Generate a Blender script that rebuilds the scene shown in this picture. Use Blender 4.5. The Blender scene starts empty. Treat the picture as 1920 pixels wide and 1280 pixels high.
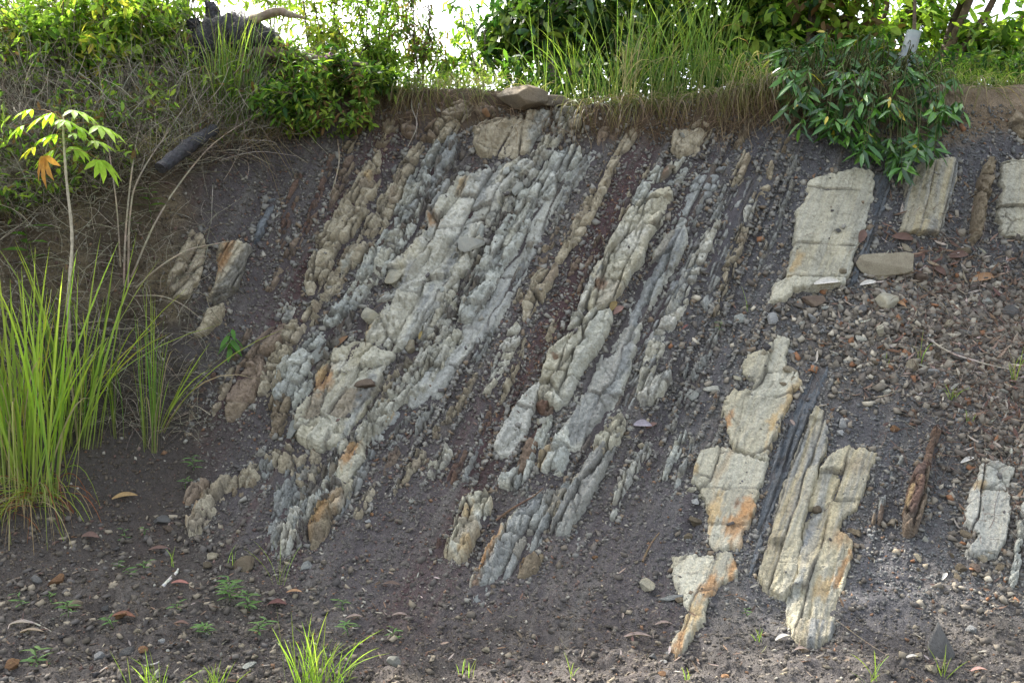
import bpy, math, random
import numpy as np
from mathutils import Vector, Matrix, Euler

SC = bpy.context.scene
COL = SC.collection
R = math.radians

# ------------------------------------------------------------------ camera
CAM_H, PITCH, HW = 1.5, R(-4.0), 0.5143
cam_d = bpy.data.cameras.new('camera')
cam_d.sensor_width = 36.0
cam_d.lens = 18.0 / HW
cam_d.clip_start, cam_d.clip_end = 0.05, 500
cam = bpy.data.objects.new('camera', cam_d)
COL.objects.link(cam)
cam.location = (0, 0, CAM_H)
cam.rotation_euler = (math.pi / 2 + PITCH, 0, 0)
SC.camera = cam

# ------------------------------------------------------------------ light
SUN_EL, SUN_AZ = R(44), R(-34)          # behind the bank, a little to the left
world = bpy.data.worlds.new('World'); SC.world = world
world.use_nodes = True
nt = world.node_tree; nt.nodes.clear()
sky = nt.nodes.new('ShaderNodeTexSky'); sky.sky_type = 'NISHITA'; sky.sun_disc = False
sky.sun_elevation = SUN_EL; sky.sun_rotation = SUN_AZ
sky.air_density = 1.0; sky.dust_density = 4.0; sky.ozone_density = 1.0
bg = nt.nodes.new('ShaderNodeBackground'); bg.inputs[1].default_value = 0.15
wo = nt.nodes.new('ShaderNodeOutputWorld')
hsv = nt.nodes.new('ShaderNodeHueSaturation'); hsv.inputs['Saturation'].default_value = .48
nt.links.new(sky.outputs[0], hsv.inputs['Color']); nt.links.new(hsv.outputs[0], bg.inputs[0]); nt.links.new(bg.outputs[0], wo.inputs[0])
sd = bpy.data.lights.new('sun', 'SUN'); sd.energy = 3.3; sd.angle = R(0.6); sd.color = (1.0, .96, .90)
so = bpy.data.objects.new('sun', sd); COL.objects.link(so)
sv = Vector((math.sin(SUN_AZ) * math.cos(SUN_EL), math.cos(SUN_AZ) * math.cos(SUN_EL), math.sin(SUN_EL)))
so.rotation_euler = sv.to_track_quat('Z', 'Y').to_euler()
SC.view_settings.view_transform = 'Standard'
SC.view_settings.look = 'None'
SC.view_settings.exposure = 2.2
SC.view_settings.gamma = 1.0
SC.render.engine = 'CYCLES'
SC.cycles.max_bounces = 6
SC.cycles.transparent_max_bounces = 4
SC.cycles.sample_clamp_indirect = 8

# ------------------------------------------------------------------ helpers
def C(r, g, b):
    """sRGB 0-255 -> linear"""
    a = np.array([r, g, b], float) / 255
    return np.where(a <= .04045, a / 12.92, ((a + .055) / 1.055) ** 2.4)

def hashf(ix, iy, iz, seed=0):
    h = (ix.astype(np.int64) * 374761393 + iy.astype(np.int64) * 668265263 + iz.astype(np.int64) * 2147483647 + seed * 1274126177) & 0xffffffff
    h = ((h ^ (h >> 13)) * 1274126177) & 0xffffffff
    h = (h ^ (h >> 16))
    h = (h * 2246822519) & 0xffffffff
    return ((h ^ (h >> 15)) & 0xffffff) / float(0xffffff)

def vnoise(x, y, z=None, seed=0):
    """value noise in -1..1"""
    if z is None: z = np.zeros_like(x)
    ix, iy, iz = np.floor(x), np.floor(y), np.floor(z)
    fx, fy, fz = x - ix, y - iy, z - iz
    fx = fx * fx * (3 - 2 * fx); fy = fy * fy * (3 - 2 * fy); fz = fz * fz * (3 - 2 * fz)
    r = 0
    for dx in (0, 1):
        wx = fx if dx else 1 - fx
        for dy in (0, 1):
            wy = fy if dy else 1 - fy
            for dz in (0, 1):
                wz = fz if dz else 1 - fz
                r = r + wx * wy * wz * hashf(ix + dx, iy + dy, iz + dz, seed)
    return r * 2 - 1

def fbm(x, y, z=None, oct=4, seed=0, gain=.5):
    a, s, t = 1.0, 0, 0
    for i in range(oct):
        s = s + a * vnoise(x * 2 ** i + 17.3 * i, y * 2 ** i + 5.1 * i, None if z is None else z * 2 ** i, seed + i)
        t += a; a *= gain
    return s / t

def voronoi(x, y, seed=0, jit=.85):
    """F1, F2, cell random, offsets to the cell's site"""
    ix, iy = np.floor(x), np.floor(y)
    F1 = np.full(x.shape, 9.); F2 = np.full(x.shape, 9.)
    idr = np.zeros(x.shape); ox = np.zeros(x.shape); oy = np.zeros(x.shape)
    z0 = np.zeros_like(x)
    for dx in (-2, -1, 0, 1, 2):
        for dy in (-1, 0, 1):
            cx, cy = ix + dx, iy + dy
            sx = cx + .5 + jit * (hashf(cx, cy, z0, seed) - .5)
            sy = cy + .5 + jit * (hashf(cx, cy, z0, seed + 7) - .5)
            d = np.hypot(x - sx, y - sy)
            m = d < F1
            F2 = np.where(m, F1, np.minimum(F2, d))
            idr = np.where(m, hashf(cx, cy, z0, seed + 13), idr)
            ox = np.where(m, x - sx, ox); oy = np.where(m, y - sy, oy)
            F1 = np.where(m, d, F1)
    return F1, F2, idr, ox, oy

def split1(x, row, seed, jit=.7):
    """1-D jittered splitting of x: cell id, distance to the nearest joint, offset from the cell's middle"""
    z0 = np.zeros_like(x); i = np.floor(x)
    def bnd(k): return k + jit * (hashf(k, row, z0, seed) - .5)
    lo, hi = bnd(i), bnd(i + 1)
    k = np.where(x < lo, i - 1, np.where(x >= hi, i + 1, i))
    lo, hi = bnd(k), bnd(k + 1)
    return k, np.minimum(x - lo, hi - x), (x - (lo + hi) / 2)

def smooth(a, b, x):
    t = np.clip((x - a) / (b - a), 0, 1)
    return t * t * (3 - 2 * t)

def mix(a, b, t):
    return a + (b - a) * t

def grid_faces(keep, nr, nc):
    """quads of an nr x nc grid whose corners are all kept; returns (vertex index list, faces)"""
    idx = np.arange(nr * nc).reshape(nr, nc)
    a, b, c, d = idx[:-1, :-1], idx[:-1, 1:], idx[1:, 1:], idx[1:, :-1]
    q = np.stack([a, d, c, b], -1).reshape(-1, 4)
    k = keep.reshape(-1)
    q = q[k[q].all(1)]
    used = np.unique(q)
    remap = np.full(nr * nc, -1); remap[used] = np.arange(len(used))
    return used, remap[q]

def np_mesh(name, V, F, cols=None, uv=None, smooth_=True):
    """V (n,3); F list of (m,k) int arrays"""
    if isinstance(F, np.ndarray): F = [F]
    F = [f for f in F if len(f)]
    me = bpy.data.meshes.new(name)
    me.vertices.add(len(V)); me.vertices.foreach_set('co', np.ascontiguousarray(V, dtype=np.float32).ravel())
    loops = np.concatenate([f.ravel() for f in F]).astype(np.int32)
    sizes = np.concatenate([np.full(len(f), f.shape[1]) for f in F])
    starts = np.concatenate([[0], np.cumsum(sizes)[:-1]]).astype(np.int32)
    me.loops.add(len(loops)); me.loops.foreach_set('vertex_index', loops)
    me.polygons.add(len(sizes)); me.polygons.foreach_set('loop_start', starts)
    me.polygons.foreach_set('loop_total', sizes.astype(np.int32))
    if smooth_: me.polygons.foreach_set('use_smooth', np.ones(len(sizes), bool))
    me.update(calc_edges=True)
    if cols is not None:
        at = me.color_attributes.new('Col', 'FLOAT_COLOR', 'POINT')
        c4 = np.ones((len(V), 4), np.float32); c4[:, :3] = np.clip(cols, 0, 1)
        at.data.foreach_set('color', c4.ravel())
    if uv is not None:
        ul = me.uv_layers.new(name='UVMap')
        ul.data.foreach_set('uv', np.ascontiguousarray(uv[loops], dtype=np.float32).ravel())
    me.validate()
    return me

def link(name, me, mat, parent=None, origin=None, **props):
    if origin is not None:
        me.transform(Matrix.Translation(-Vector(origin)))
    o = bpy.data.objects.new(name, me)
    if mat is not None and me is not None: me.materials.append(mat)
    COL.objects.link(o)
    if origin is not None: o.location = origin
    if parent is not None:
        o.parent = parent
        if origin is None: o.location = (0, 0, 0)
    for k, v in props.items():
        if v is not None: o[k] = v
    return o

def empty(name, loc, **props):
    o = bpy.data.objects.new(name, None); COL.objects.link(o)
    o.location = loc; o.empty_display_size = .1
    for k, v in props.items():
        if v is not None: o[k] = v
    return o

def child(name, me, mat, root):
    """mesh given in world coordinates, parented to an (unrotated) empty"""
    me.transform(Matrix.Translation(-Vector(root.location)))
    o = bpy.data.objects.new(name, me); me.materials.append(mat)
    COL.objects.link(o); o.parent = root
    return o

# ------------------------------------------------------------------ materials
def make_mat(name, rough=.9, spec=.3, transl=0., bumps=((300, .002),), var=.35, vscale=60., stretch=None, attr='Col', base=None, objvar=0., coat=0.):
    m = bpy.data.materials.new(name); m.use_nodes = True
    n = m.node_tree.nodes; l = m.node_tree.links; n.clear()
    out = n.new('ShaderNodeOutputMaterial')
    p = n.new('ShaderNodeBsdfPrincipled')
    p.inputs['Roughness'].default_value = rough
    p.inputs['Specular IOR Level'].default_value = spec
    tc = n.new('ShaderNodeTexCoord')
    co = tc.outputs['Object']
    if base is None:
        a = n.new('ShaderNodeVertexColor'); a.layer_name = attr; col = a.outputs['Color']
    else:
        a = n.new('ShaderNodeRGB'); a.outputs[0].default_value = (*base, 1); col = a.outputs[0]
    if var:
        nz = n.new('ShaderNodeTexNoise'); nz.inputs['Scale'].default_value = vscale; nz.inputs['Detail'].default_value = 6
        nz.inputs['Roughness'].default_value = .65
        if stretch:
            mp = n.new('ShaderNodeMapping'); mp.inputs['Scale'].default_value = stretch
            l.new(tc.outputs['UV'], mp.inputs[0]); l.new(mp.outputs[0], nz.inputs['Vector'])
        else: l.new(co, nz.inputs['Vector'])
        mr = n.new('ShaderNodeMapRange'); mr.inputs[1].default_value = .3; mr.inputs[2].default_value = .7
        mr.inputs[3].default_value = 1 - var; mr.inputs[4].default_value = 1 + var
        l.new(nz.outputs['Fac'], mr.inputs[0])
        vm = n.new('ShaderNodeVectorMath'); vm.operation = 'SCALE'
        l.new(col, vm.inputs[0]); l.new(mr.outputs[0], vm.inputs['Scale']); col = vm.outputs[0]
    if objvar:
        oi = n.new('ShaderNodeObjectInfo')
        m2 = n.new('ShaderNodeMapRange'); m2.inputs[3].default_value = 1 - objvar; m2.inputs[4].default_value = 1 + objvar
        l.new(oi.outputs['Random'], m2.inputs[0])
        v2 = n.new('ShaderNodeVectorMath'); v2.operation = 'SCALE'
        l.new(col, v2.inputs[0]); l.new(m2.outputs[0], v2.inputs['Scale']); col = v2.outputs[0]
    l.new(col, p.inputs['Base Color'])
    prev = None
    for sc_, dist in bumps:
        bn = n.new('ShaderNodeTexNoise'); bn.inputs['Scale'].default_value = sc_; bn.inputs['Detail'].default_value = 4
        l.new(co, bn.inputs['Vector'])
        b = n.new('ShaderNodeBump'); b.inputs['Distance'].default_value = dist; b.inputs['Strength'].default_value = 1.
        l.new(bn.outputs['Fac'], b.inputs['Height'])
        if prev: l.new(prev, b.inputs['Normal'])
        prev = b.outputs[0]
    if prev: l.new(prev, p.inputs['Normal'])
    sh = p.outputs[0]
    if transl:
        t = n.new('ShaderNodeBsdfTranslucent')
        hs = n.new('ShaderNodeVectorMath'); hs.operation = 'MULTIPLY'; hs.inputs[1].default_value = (1.35, 1.6, .8)
        l.new(col, hs.inputs[0]); l.new(hs.outputs[0], t.inputs[0])
        mx = n.new('ShaderNodeMixShader'); mx.inputs[0].default_value = transl
        l.new(sh, mx.inputs[1]); l.new(t.outputs[0], mx.inputs[2]); sh = mx.outputs[0]
    l.new(sh, out.inputs[0])
    return m

M_soil = make_mat('shale_and_soil', .95, .15, bumps=((140, .012), (420, .004)), var=.42, vscale=190)
M_rock = make_mat('sandstone', .9, .2, bumps=((38, .014), (120, .009)), var=.22, vscale=70)
M_stone = make_mat('loose_stone', .88, .25, bumps=((25, .01), (90, .004)), var=.28, vscale=22, objvar=.28)
M_chip = make_mat('chip', .9, .25, bumps=(), var=0)
M_leaf = make_mat('leaf', .6, .2, transl=.45, bumps=(), var=.2, vscale=25)
M_gloss = make_mat('glossy_leaf', .32, .5, transl=.25, bumps=(), var=.2, vscale=25)
M_blade = make_mat('grass_blade', .55, .3, transl=.45, bumps=(), var=.12, vscale=20)
M_bark = make_mat('bark', .85, .2, bumps=((90, .004),), var=.35, vscale=50)
M_char = make_mat('charred_wood', .55, .4, bumps=((45, .02), (160, .006)), var=.4, vscale=40)
M_plastic = make_mat('weathered_plastic', .45, .4, bumps=((20, .002),), var=.15, vscale=12)
M_dry = make_mat('dry_leaf', .75, .25, transl=.12, bumps=(), var=.25, vscale=60)

# ------------------------------------------------------------------ the bank's smooth shape
fwd = np.array([0, math.cos(PITCH), math.sin(PITCH)]); upv = np.array([0, -math.sin(PITCH), math.cos(PITCH)])
def ray(u, v):
    a = (np.asarray(u, float) - 960) / 960 * HW; b = (640 - np.asarray(v, float)) / 960 * HW
    return np.stack([a, fwd[1] + b * upv[1], fwd[2] + b * upv[2]], -1)
def at(u, v, Y):
    """world point seen at (u, v) at ground distance Y"""
    d = ray(u, v); return np.array([0, 0, CAM_H]) + d * (np.asarray(Y, float) / d[..., 1])[..., None]

VK = np.array([1330, 1280, 1150, 1000, 900, 800, 700, 600, 540, 450, 400, 300, 250, 170, 60], float)
# distance of the bank by photo column and row
DT = {
 -500: [3.36, 3.53, 4.05, 4.55, 4.85, 5.00, 5.08, 5.16, 5.22, 5.30, 5.36, 5.50, 5.60, 5.90, 6.50],
 60:   [3.36, 3.53, 4.10, 4.70, 5.05, 5.26, 5.38, 5.46, 5.50, 5.56, 5.62, 5.80, 5.92, 6.25, 6.90],
 330:  [3.36, 3.53, 4.16, 4.78, 5.14, 5.42, 5.56, 5.66, 5.72, 5.82, 5.88, 6.00, 6.10, 6.40, 6.95],
 480:  [3.36, 3.53, 4.18, 4.80, 5.12, 5.40, 5.62, 5.80, 5.92, 6.08, 6.16, 6.28, 6.32, 6.48, 6.90],
 700:  [3.36, 3.53, 4.20, 4.78, 5.08, 5.34, 5.58, 5.80, 5.93, 6.12, 6.22, 6.42, 6.48, 6.58, 6.95],
 960:  [3.36, 3.53, 4.20, 4.75, 5.03, 5.30, 5.54, 5.76, 5.89, 6.08, 6.18, 6.40, 6.50, 6.60, 6.95],
 1250: [3.36, 3.53, 4.15, 4.66, 4.95, 5.22, 5.47, 5.70, 5.84, 6.02, 6.12, 6.32, 6.44, 6.54, 6.90],
 1500: [3.36, 3.53, 4.11, 4.57, 4.84, 5.09, 5.34, 5.62, 5.78, 5.94, 6.02, 6.18, 6.28, 6.40, 6.80],
 1700: [3.36, 3.53, 4.08, 4.50, 4.74, 4.97, 5.22, 5.56, 5.78, 5.92, 5.98, 6.12, 6.20, 6.33, 6.70],
 1900: [3.36, 3.53, 4.06, 4.46, 4.70, 4.92, 5.16, 5.52, 5.76, 5.90, 5.95, 6.06, 6.13, 6.28, 6.65],
 2500: [3.36, 3.53, 4.02, 4.40, 4.62, 4.84, 5.06, 5.40, 5.62, 5.76, 5.82, 5.92, 6.00, 6.15, 6.55],
}
UK = np.array(sorted(DT)); DM = np.array([DT[k] for k in UK])
_vf = np.arange(40, 1341, 4.)
_fine = np.array([np.interp(_vf, VK[::-1], row[::-1]) for row in DM])
_k = np.exp(-np.linspace(-2, 2, 17) ** 2); _k /= _k.sum()
_fine = np.array([np.convolve(np.pad(r, 8, mode='reflect', reflect_type='odd'), _k, 'valid') for r in _fine])
_uf = np.arange(-500, 2501, 20.)
_g = np.array([np.interp(_uf, UK, _fine[:, j]) for j in range(len(_vf))]).T       # [u, v]
_k2 = np.exp(-np.linspace(-2, 2, 9) ** 2); _k2 /= _k2.sum()
_g = np.array([np.convolve(np.pad(_g[:, j], 4, mode='edge'), _k2, 'valid') for j in range(_g.shape[1])]).T
def depth(u, v):
    u = np.clip(np.asarray(u, float), -500, 2499); v = np.clip(np.asarray(v, float), 40, 1339)
    fu = (u + 500) / 20; fv = (v - 40) / 4
    iu = np.minimum(fu.astype(int), len(_uf) - 2); iv = np.minimum(fv.astype(int), len(_vf) - 2)
    a, b = fu - iu, fv - iv
    return (_g[iu, iv] * (1 - a) + _g[iu + 1, iv] * a) * (1 - b) + (_g[iu, iv + 1] * (1 - a) + _g[iu + 1, iv + 1] * a) * b
def S(u, v):
    return at(u, v, depth(u, v))
def SN(u, v):
    e = 6.
    a = S(np.asarray(u) + e, v) - S(np.asarray(u) - e, v)
    b = S(u, np.asarray(v) - e) - S(u, np.asarray(v) + e)
    n = np.cross(a, b); n /= np.linalg.norm(n, axis=-1, keepdims=True)
    return n
CRU = np.array([-600, 0, 150, 300, 380, 480, 560, 640, 700, 820, 940, 1000, 1100, 1300, 1440, 1600, 1750, 1900, 2600], float)
CRV = np.array([40, 45, 60, 80, 95, 110, 140, 168, 172, 165, 170, 176, 195, 186, 165, 152, 158, 160, 150], float)
def crest_v(u): return np.interp(u, CRU, CRV)

# direction of the beds: u position at v = 600 of the bed through (u, v)
def bed_c(u, v):
    u = np.asarray(u, float); v = np.asarray(v, float)
    u0 = u.copy()
    for _ in range(6):
        cot = np.interp(u0, [300, 800, 1100, 1400, 1600, 1850], [.62, .60, .52, .42, .33, .16])
        u0 = .5 * u0 + .5 * (u + (v - 600) * cot)
    return u0

PXM = 0.00295     # metres per photo pixel on the face

# broad relief shared by ground and rocks
def relief(u, v, P):
    m = .035 * fbm(P[..., 0] * 1.6, P[..., 2] * 1.6, P[..., 1] * 1.6, 3, 5)
    c = bed_c(u, v) * PXM
    face = smooth(1150, 980, v) * smooth(150, 230, v) * smooth(330, 460, u)
    m = m + face * .028 * fbm(c * 5.0, v * PXM * .5, None, 3, 11)
    return m
# ------------------------------------------------------------------ ground: one sheet, verge - bank - plateau
def blob(u, v, cu, cv, ru, rv):
    return np.exp(-(((u - cu) / ru) ** 2 + ((v - cv) / rv) ** 2))
SHALE = C(93, 87, 85); SHALE_BLUE = C(95, 94, 95); BROWN = C(98, 86, 68); SCREE = C(98, 93, 86)
DARK = C(76, 70, 64); RED = C(88, 70, 68); TAN = C(120, 108, 88)
def ground_color(u, v, P):
    n1 = fbm(P[..., 0] * 3, P[..., 2] * 3, P[..., 1] * 3, 4, 21)
    c = bed_c(u, v) * PXM; a = v * PXM
    st = fbm(c * 22, a * 1.4, None, 4, 31); st2 = fbm(c * 9, a * .8, None, 3, 37)
    w = smooth(1120, 1420, u + n1 * 120)[..., None]
    col = mix(SHALE[None, None], SHALE_BLUE, w * .8)
    col = mix(col, RED, (np.clip(np.clip(st2 * 2.4 - .4, 0, 1) * smooth(1500, 1100, u) * .8 + .6 * blob(bed_c(u, v), 0 * v, 520, 0, 45, 1) + .5 * blob(bed_c(u, v), 0 * v, 1050, 0, 40, 1), 0, 1))[..., None])
    col = mix(col, C(118, 114, 106), (np.clip(st * 2.0 - .25, 0, 1) * .6)[..., None])
    tb, tw = thin_beds(u, v)
    col = mix(col, mix(C(140, 134, 120), C(118, 106, 90), np.clip(.5 + st2, 0, 1)[..., None]), (tw * .85)[..., None])
    col = mix(col, C(66, 62, 62), (np.clip(-st * 2.0 - .3, 0, 1) * .55)[..., None])
    # dark brown soil at the left foot, foreground mixed earth
    col = mix(col, DARK, (np.clip(smooth(420, 300, u + n1 * 60 - (v - 700) * .25) + smooth(1030, 1120, v + n1 * 60) * smooth(650, 450, u) * .9, 0, 1) * .9)[..., None])
    col = mix(col, C(84, 79, 75), (smooth(1120, 1220, v + n1 * 70) * .75)[..., None])
    col = mix(col, BROWN, (smooth(440, 300, u + n1 * 60) * smooth(640, 520, v + n1 * 50) * .9)[..., None])
    lf = smooth(440, 340, u) * smooth(900, 700, v)
    col = mix(col, C(132, 118, 92), (lf * np.clip(fbm(P[..., 0] * 4.5, P[..., 2] * 2.2, P[..., 1] * 4.5, 4, 89) * 2.2 - .1, 0, 1) * .75)[..., None])
    col = mix(col, C(70, 62, 52), (lf * np.clip(-fbm(P[..., 0] * 4.5, P[..., 2] * 2.2, P[..., 1] * 4.5, 4, 89) * 2 - .2, 0, 1) * .5)[..., None])
    # soil band below the crest
    cv = crest_v(u)
    topw = smooth(95, 50, (v - cv) + n1 * 30 - 40 * blob(u, v, 1700, 250, 200, 200))
    col = mix(col, mix(C(96, 82, 66), C(136, 120, 98), smooth(1500, 1650, u)[..., None]), (topw * .95)[..., None])
    # scree on the right terrace
    sw = blob(u, v, 1760, 620, 330, 130) + blob(u, v, 1900, 900, 120, 260)
    col = mix(col, SCREE, np.clip(sw * 1.4 + n1 * .3, 0, 1)[..., None] * .8)
    col = mix(col, TAN, (np.clip(n1 * 1.5 - .5, 0, 1) * .35)[..., None])
    rill = fbm(P[..., 0] * 9, v * PXM * .9, None, 4, 95)
    col = mix(col, C(112, 106, 98), (np.clip(rill * 1.6 - .1, 0, 1) * smooth(1000, 1100, v + 60 * n1) * .45)[..., None])
    col = mix(col, C(74, 70, 66), (np.clip(-n1 * 1.8 - .2, 0, 1) * .4)[..., None])
    fine = 1 + .28 * fbm(P[..., 0] * 55, P[..., 2] * 55, P[..., 1] * 55, 3, 41)
    return col * fine[..., None]

def thin_beds(u, v):
    """thin hard beds standing out of the shale: relief 0..1 and their weight"""
    cpx = bed_c(u, v); a = v * PXM; c = cpx * PXM
    z = smooth(560, 640, cpx) * smooth(1500, 1430, cpx) * smooth(980, 840, v + 0 * u) * smooth(crest_v(u) + 60, crest_v(u) + 130, v)
    dens = .55 + .45 * np.clip(smooth(1180, 1260, cpx) + smooth(860, 780, cpx) + .3, 0, 1)
    w = c * 15 + .55 * fbm(c * 5, a * 2.2, None, 3, 77) + .2 * fbm(c * 30, a * 12, None, 2, 76)
    k, e, o = split1(w, np.zeros_like(w), 78, .8)
    on_ = hashf(k, np.zeros_like(k), np.zeros_like(k), 79)
    brk = fbm(k * 7.7, a * 1.9, None, 2, 80) - .08 + .45 * fbm(c * 30, a * 22, None, 3, 82)
    half = .07 + .26 * hashf(k, np.ones_like(k), np.zeros_like(k), 81)
    body = smooth(half, half * .4, np.abs(o) + .06 * fbm(c * 60, a * 40, None, 2, 83))
    m = body * smooth(-.12, .12, brk) * (on_ < dens) * z
    return m, np.clip(m, 0, 1) * (.35 + .65 * on_)

def micro(u, v, P):
    c = bed_c(u, v) * PXM; a = v * PXM
    face = smooth(1180, 1020, v) * smooth(330, 430, u) * smooth(crest_v(u) + 70, crest_v(u) + 120, v)
    g = .010 * fbm(P[..., 0] * 22, P[..., 2] * 22, P[..., 1] * 22, 4, 51, .6)
    g = g + .008 * fbm(P[..., 0] * 70, P[..., 2] * 70, P[..., 1] * 70, 2, 61, .6)
    g = g + face * .016 * fbm(c * 18, a * 1.1, None, 4, 71, .55)
    g = g + thin_beds(u, v)[0] * (.016 + .010 * fbm(P[..., 0] * 40, P[..., 2] * 40, P[..., 1] * 40, 3, 84))
    soil = (1 - face)
    g = g + soil * .03 * fbm(P[..., 0] * 7, P[..., 2] * 7, P[..., 1] * 7, 4, 81)
    vg = smooth(1060, 1160, v) * np.maximum(smooth(1230, 1150, u), smooth(1215, 1245, v))
    g = g + vg * (.022 * (1 - 2 * np.abs(fbm(P[..., 0] * 8, P[..., 1] * 8, None, 4, 96))) + .012 * fbm(P[..., 0] * 26, P[..., 1] * 26, None, 3, 97))
    lf = smooth(440, 340, u) * smooth(900, 760, v)
    rg = 1 - np.abs(fbm(P[..., 0] * 4.5, P[..., 2] * 1.6, P[..., 1] * 4.5, 4, 86)) * 2
    g = g + lf * (.07 * rg * (.4 + .6 * fbm(P[..., 0] * 3, P[..., 2] * 3, None, 2, 87)) + .03 * fbm(P[..., 0] * 12, P[..., 2] * 9, P[..., 1] * 12, 4, 88))
    # crumbling soil lip under the crest
    dv = v - crest_v(u)
    rk = 1 - .8 * smooth(820, 860, u) * smooth(1110, 1070, u)
    g = g + rk * smooth(0, 14, dv) * smooth(80, 40, dv) * (.04 + .07 * fbm(P[..., 0] * 4, P[..., 2] * 4, None, 4, 91))
    return g

def build_ground():
    us = np.concatenate([-np.geomspace(9000, 330, 24), np.arange(-320, -50, 5), np.arange(-50, 1973, 2.6), np.arange(1976, 2240, 5), 1920 + np.geomspace(330, 9000, 24)])
    q = np.arange(0, 1.0001, 1 / 480)
    U = np.repeat(us[None], len(q), 0); cv = crest_v(us)[None]
    V = 1330 + (cv - 1330) * q[:, None]
    V = np.repeat(V, 1, 0)
    B = S(U, V); N = SN(U, V)
    far = smooth(2300, 3500, np.abs(U - 960))
    P = B + N * ((relief(U, V, B) + micro(U, V, B)) * (1 - far))[..., None]
    col = ground_color(U, V, B)
    x0 = P[0, :, 0]; y0 = P[0, :, 1]; z0 = P[0, :, 2]
    # towards and past the camera
    rows, cr = [], []
    steps = list(np.arange(3.35, 2.5, -.016)) + [2.45, 2.35, 2.2, 1.6, .8, -.5, -3, -8, -20, -60]
    for i, y in enumerate(steps):
        w = smooth(3.36, 2.9, np.array(y))
        x = x0 * 1.0
        yy = np.full_like(x, y); z = mix(z0, 0 * z0, w) + smooth(3.36, 3.2, yy) * (.02 * (1 - 2 * np.abs(fbm(x * 8, yy * 8, None, 4, 96))) + .02 * fbm(x * 22, yy * 22, None, 4, 51, .6))
        rows.append(np.stack([x, np.full_like(x, y), z], -1)); cr.append(C(84, 79, 75)[None] * (1 + .3 * fbm(x * 6, yy * 6, None, 4, 98))[:, None])
    near = np.array(rows[::-1]); ncol = np.array(cr[::-1])
    # plateau behind the crest
    rows, cr = [], []
    xc, yc, zc = P[-1, :, 0], P[-1, :, 1], P[-1, :, 2]
    for dy in [.02, .06, .12, .2, .35, .6, 1, 1.6, 2.5, 4, 7, 12, 25, 60]:
        z = zc + .03 * min(dy / .3, 1) + .03 * dy * (dy < 3) + (.09 if dy >= 3 else 0) - (0 if dy < 7 else (dy - 7) * .02)
        z = z + .05 * fbm(xc * 3, np.full_like(xc, dy * 3), None, 3, 6) * min(dy, 1)
        rows.append(np.stack([xc, yc + dy, z], -1)); cr.append(np.repeat((C(98, 92, 60) if dy > .1 else C(92, 80, 62))[None], len(xc), 0))
    top = np.array(rows); tcol = np.array(cr)
    A = np.concatenate([near, P, top]); CC = np.concatenate([ncol, col, tcol])
    nr, nc = A.shape[:2]
    used, F = grid_faces(np.ones((nr, nc), bool), nr, nc)
    F = F[:, ::-1]
    me = np_mesh('ground', A.reshape(-1, 3)[used], F, CC.reshape(-1, 3)[used])
    o = link('ground', me, M_soil, kind='structure')
    return o
build_ground()

# height (above the smooth bank) on a 2 px raster, for laying things on
HU0, HV0, HS = -320, 20, 2.0
HNU, HNV = 1280, 680
_hu, _hv = np.meshgrid(HU0 + HS * np.arange(HNU), HV0 + HS * np.arange(HNV), indexing='ij')
_hb = S(_hu, _hv)
HMAP = relief(_hu, _hv, _hb) + micro(_hu, _hv, _hb)
ROCKMASK = np.zeros(HMAP.shape, bool)
def hmap(u, v):
    iu = np.clip(((np.asarray(u) - HU0) / HS).astype(int), 0, HNU - 1); iv = np.clip(((np.asarray(v) - HV0) / HS).astype(int), 0, HNV - 1)
    return HMAP[iu, iv]
def on(u, v, lift=0.):
    """point on the surface of bank or rock"""
    return S(u, v) + SN(u, v) * (hmap(u, v) + lift)[..., None] if isinstance(u, np.ndarray) else (S(np.array([u]), np.array([v])) + SN(np.array([u]), np.array([v])) * (hmap(np.array([u]), np.array([v])) + lift)[..., None])[0]
# ------------------------------------------------------------------ bedrock: every ledge, rib and slab is one mesh
PAL = {
 'cream': [C(178, 170, 144), C(164, 160, 142), C(190, 186, 166), C(142, 138, 122)],
 'pale':  [C(184, 180, 162), C(166, 165, 154), C(198, 194, 178), C(146, 142, 130)],
 'blue':  [C(182, 182, 168), C(160, 162, 153), C(202, 201, 186), C(134, 134, 128)],
 'slate': [C(148, 149, 141), C(130, 131, 127), C(168, 167, 156), C(110, 111, 109)],
 'dkblue':[C(98, 102, 104), C(84, 88, 91), C(124, 127, 127), C(76, 79, 82)],
 'tan':   [C(170, 160, 136), C(152, 141, 118), C(184, 174, 150), C(128, 115, 96)],
 'brown': [C(134, 118, 100), C(116, 100, 88), C(152, 136, 114), C(98, 84, 76)],
 'red':   [C(106, 84, 74), C(94, 76, 70), C(124, 100, 80), C(84, 72, 70)],
 'soily': [C(132, 120, 98), C(112, 100, 82), C(146, 134, 110), C(96, 84, 68)],
 'streak':[C(174, 162, 130), C(138, 138, 132), C(186, 178, 150), C(122, 108, 88)],
}
ORANGE, RUST, OCHRE = C(166, 124, 80), C(118, 86, 64), C(172, 148, 106)

def sdf(U, V, poly):
    """signed distance in px, positive inside"""
    p = np.array(poly, float); q = np.roll(p, -1, 0)
    d2 = np.full(U.shape, 1e12); ins = np.zeros(U.shape, bool)
    for (ax, ay), (bx, by) in zip(p, q):
        ex, ey = bx - ax, by - ay
        wx, wy = U - ax, V - ay
        t = np.clip((wx * ex + wy * ey) / (ex * ex + ey * ey + 1e-9), 0, 1)
        d2 = np.minimum(d2, (wx - ex * t) ** 2 + (wy - ey * t) ** 2)
        if ay != by:
            c = ((ay > V) != (by > V)) & (U < ex * (V - ay) / ey + ax)
            ins ^= c
    return np.where(ins, 1, -1) * np.sqrt(d2)

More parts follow.
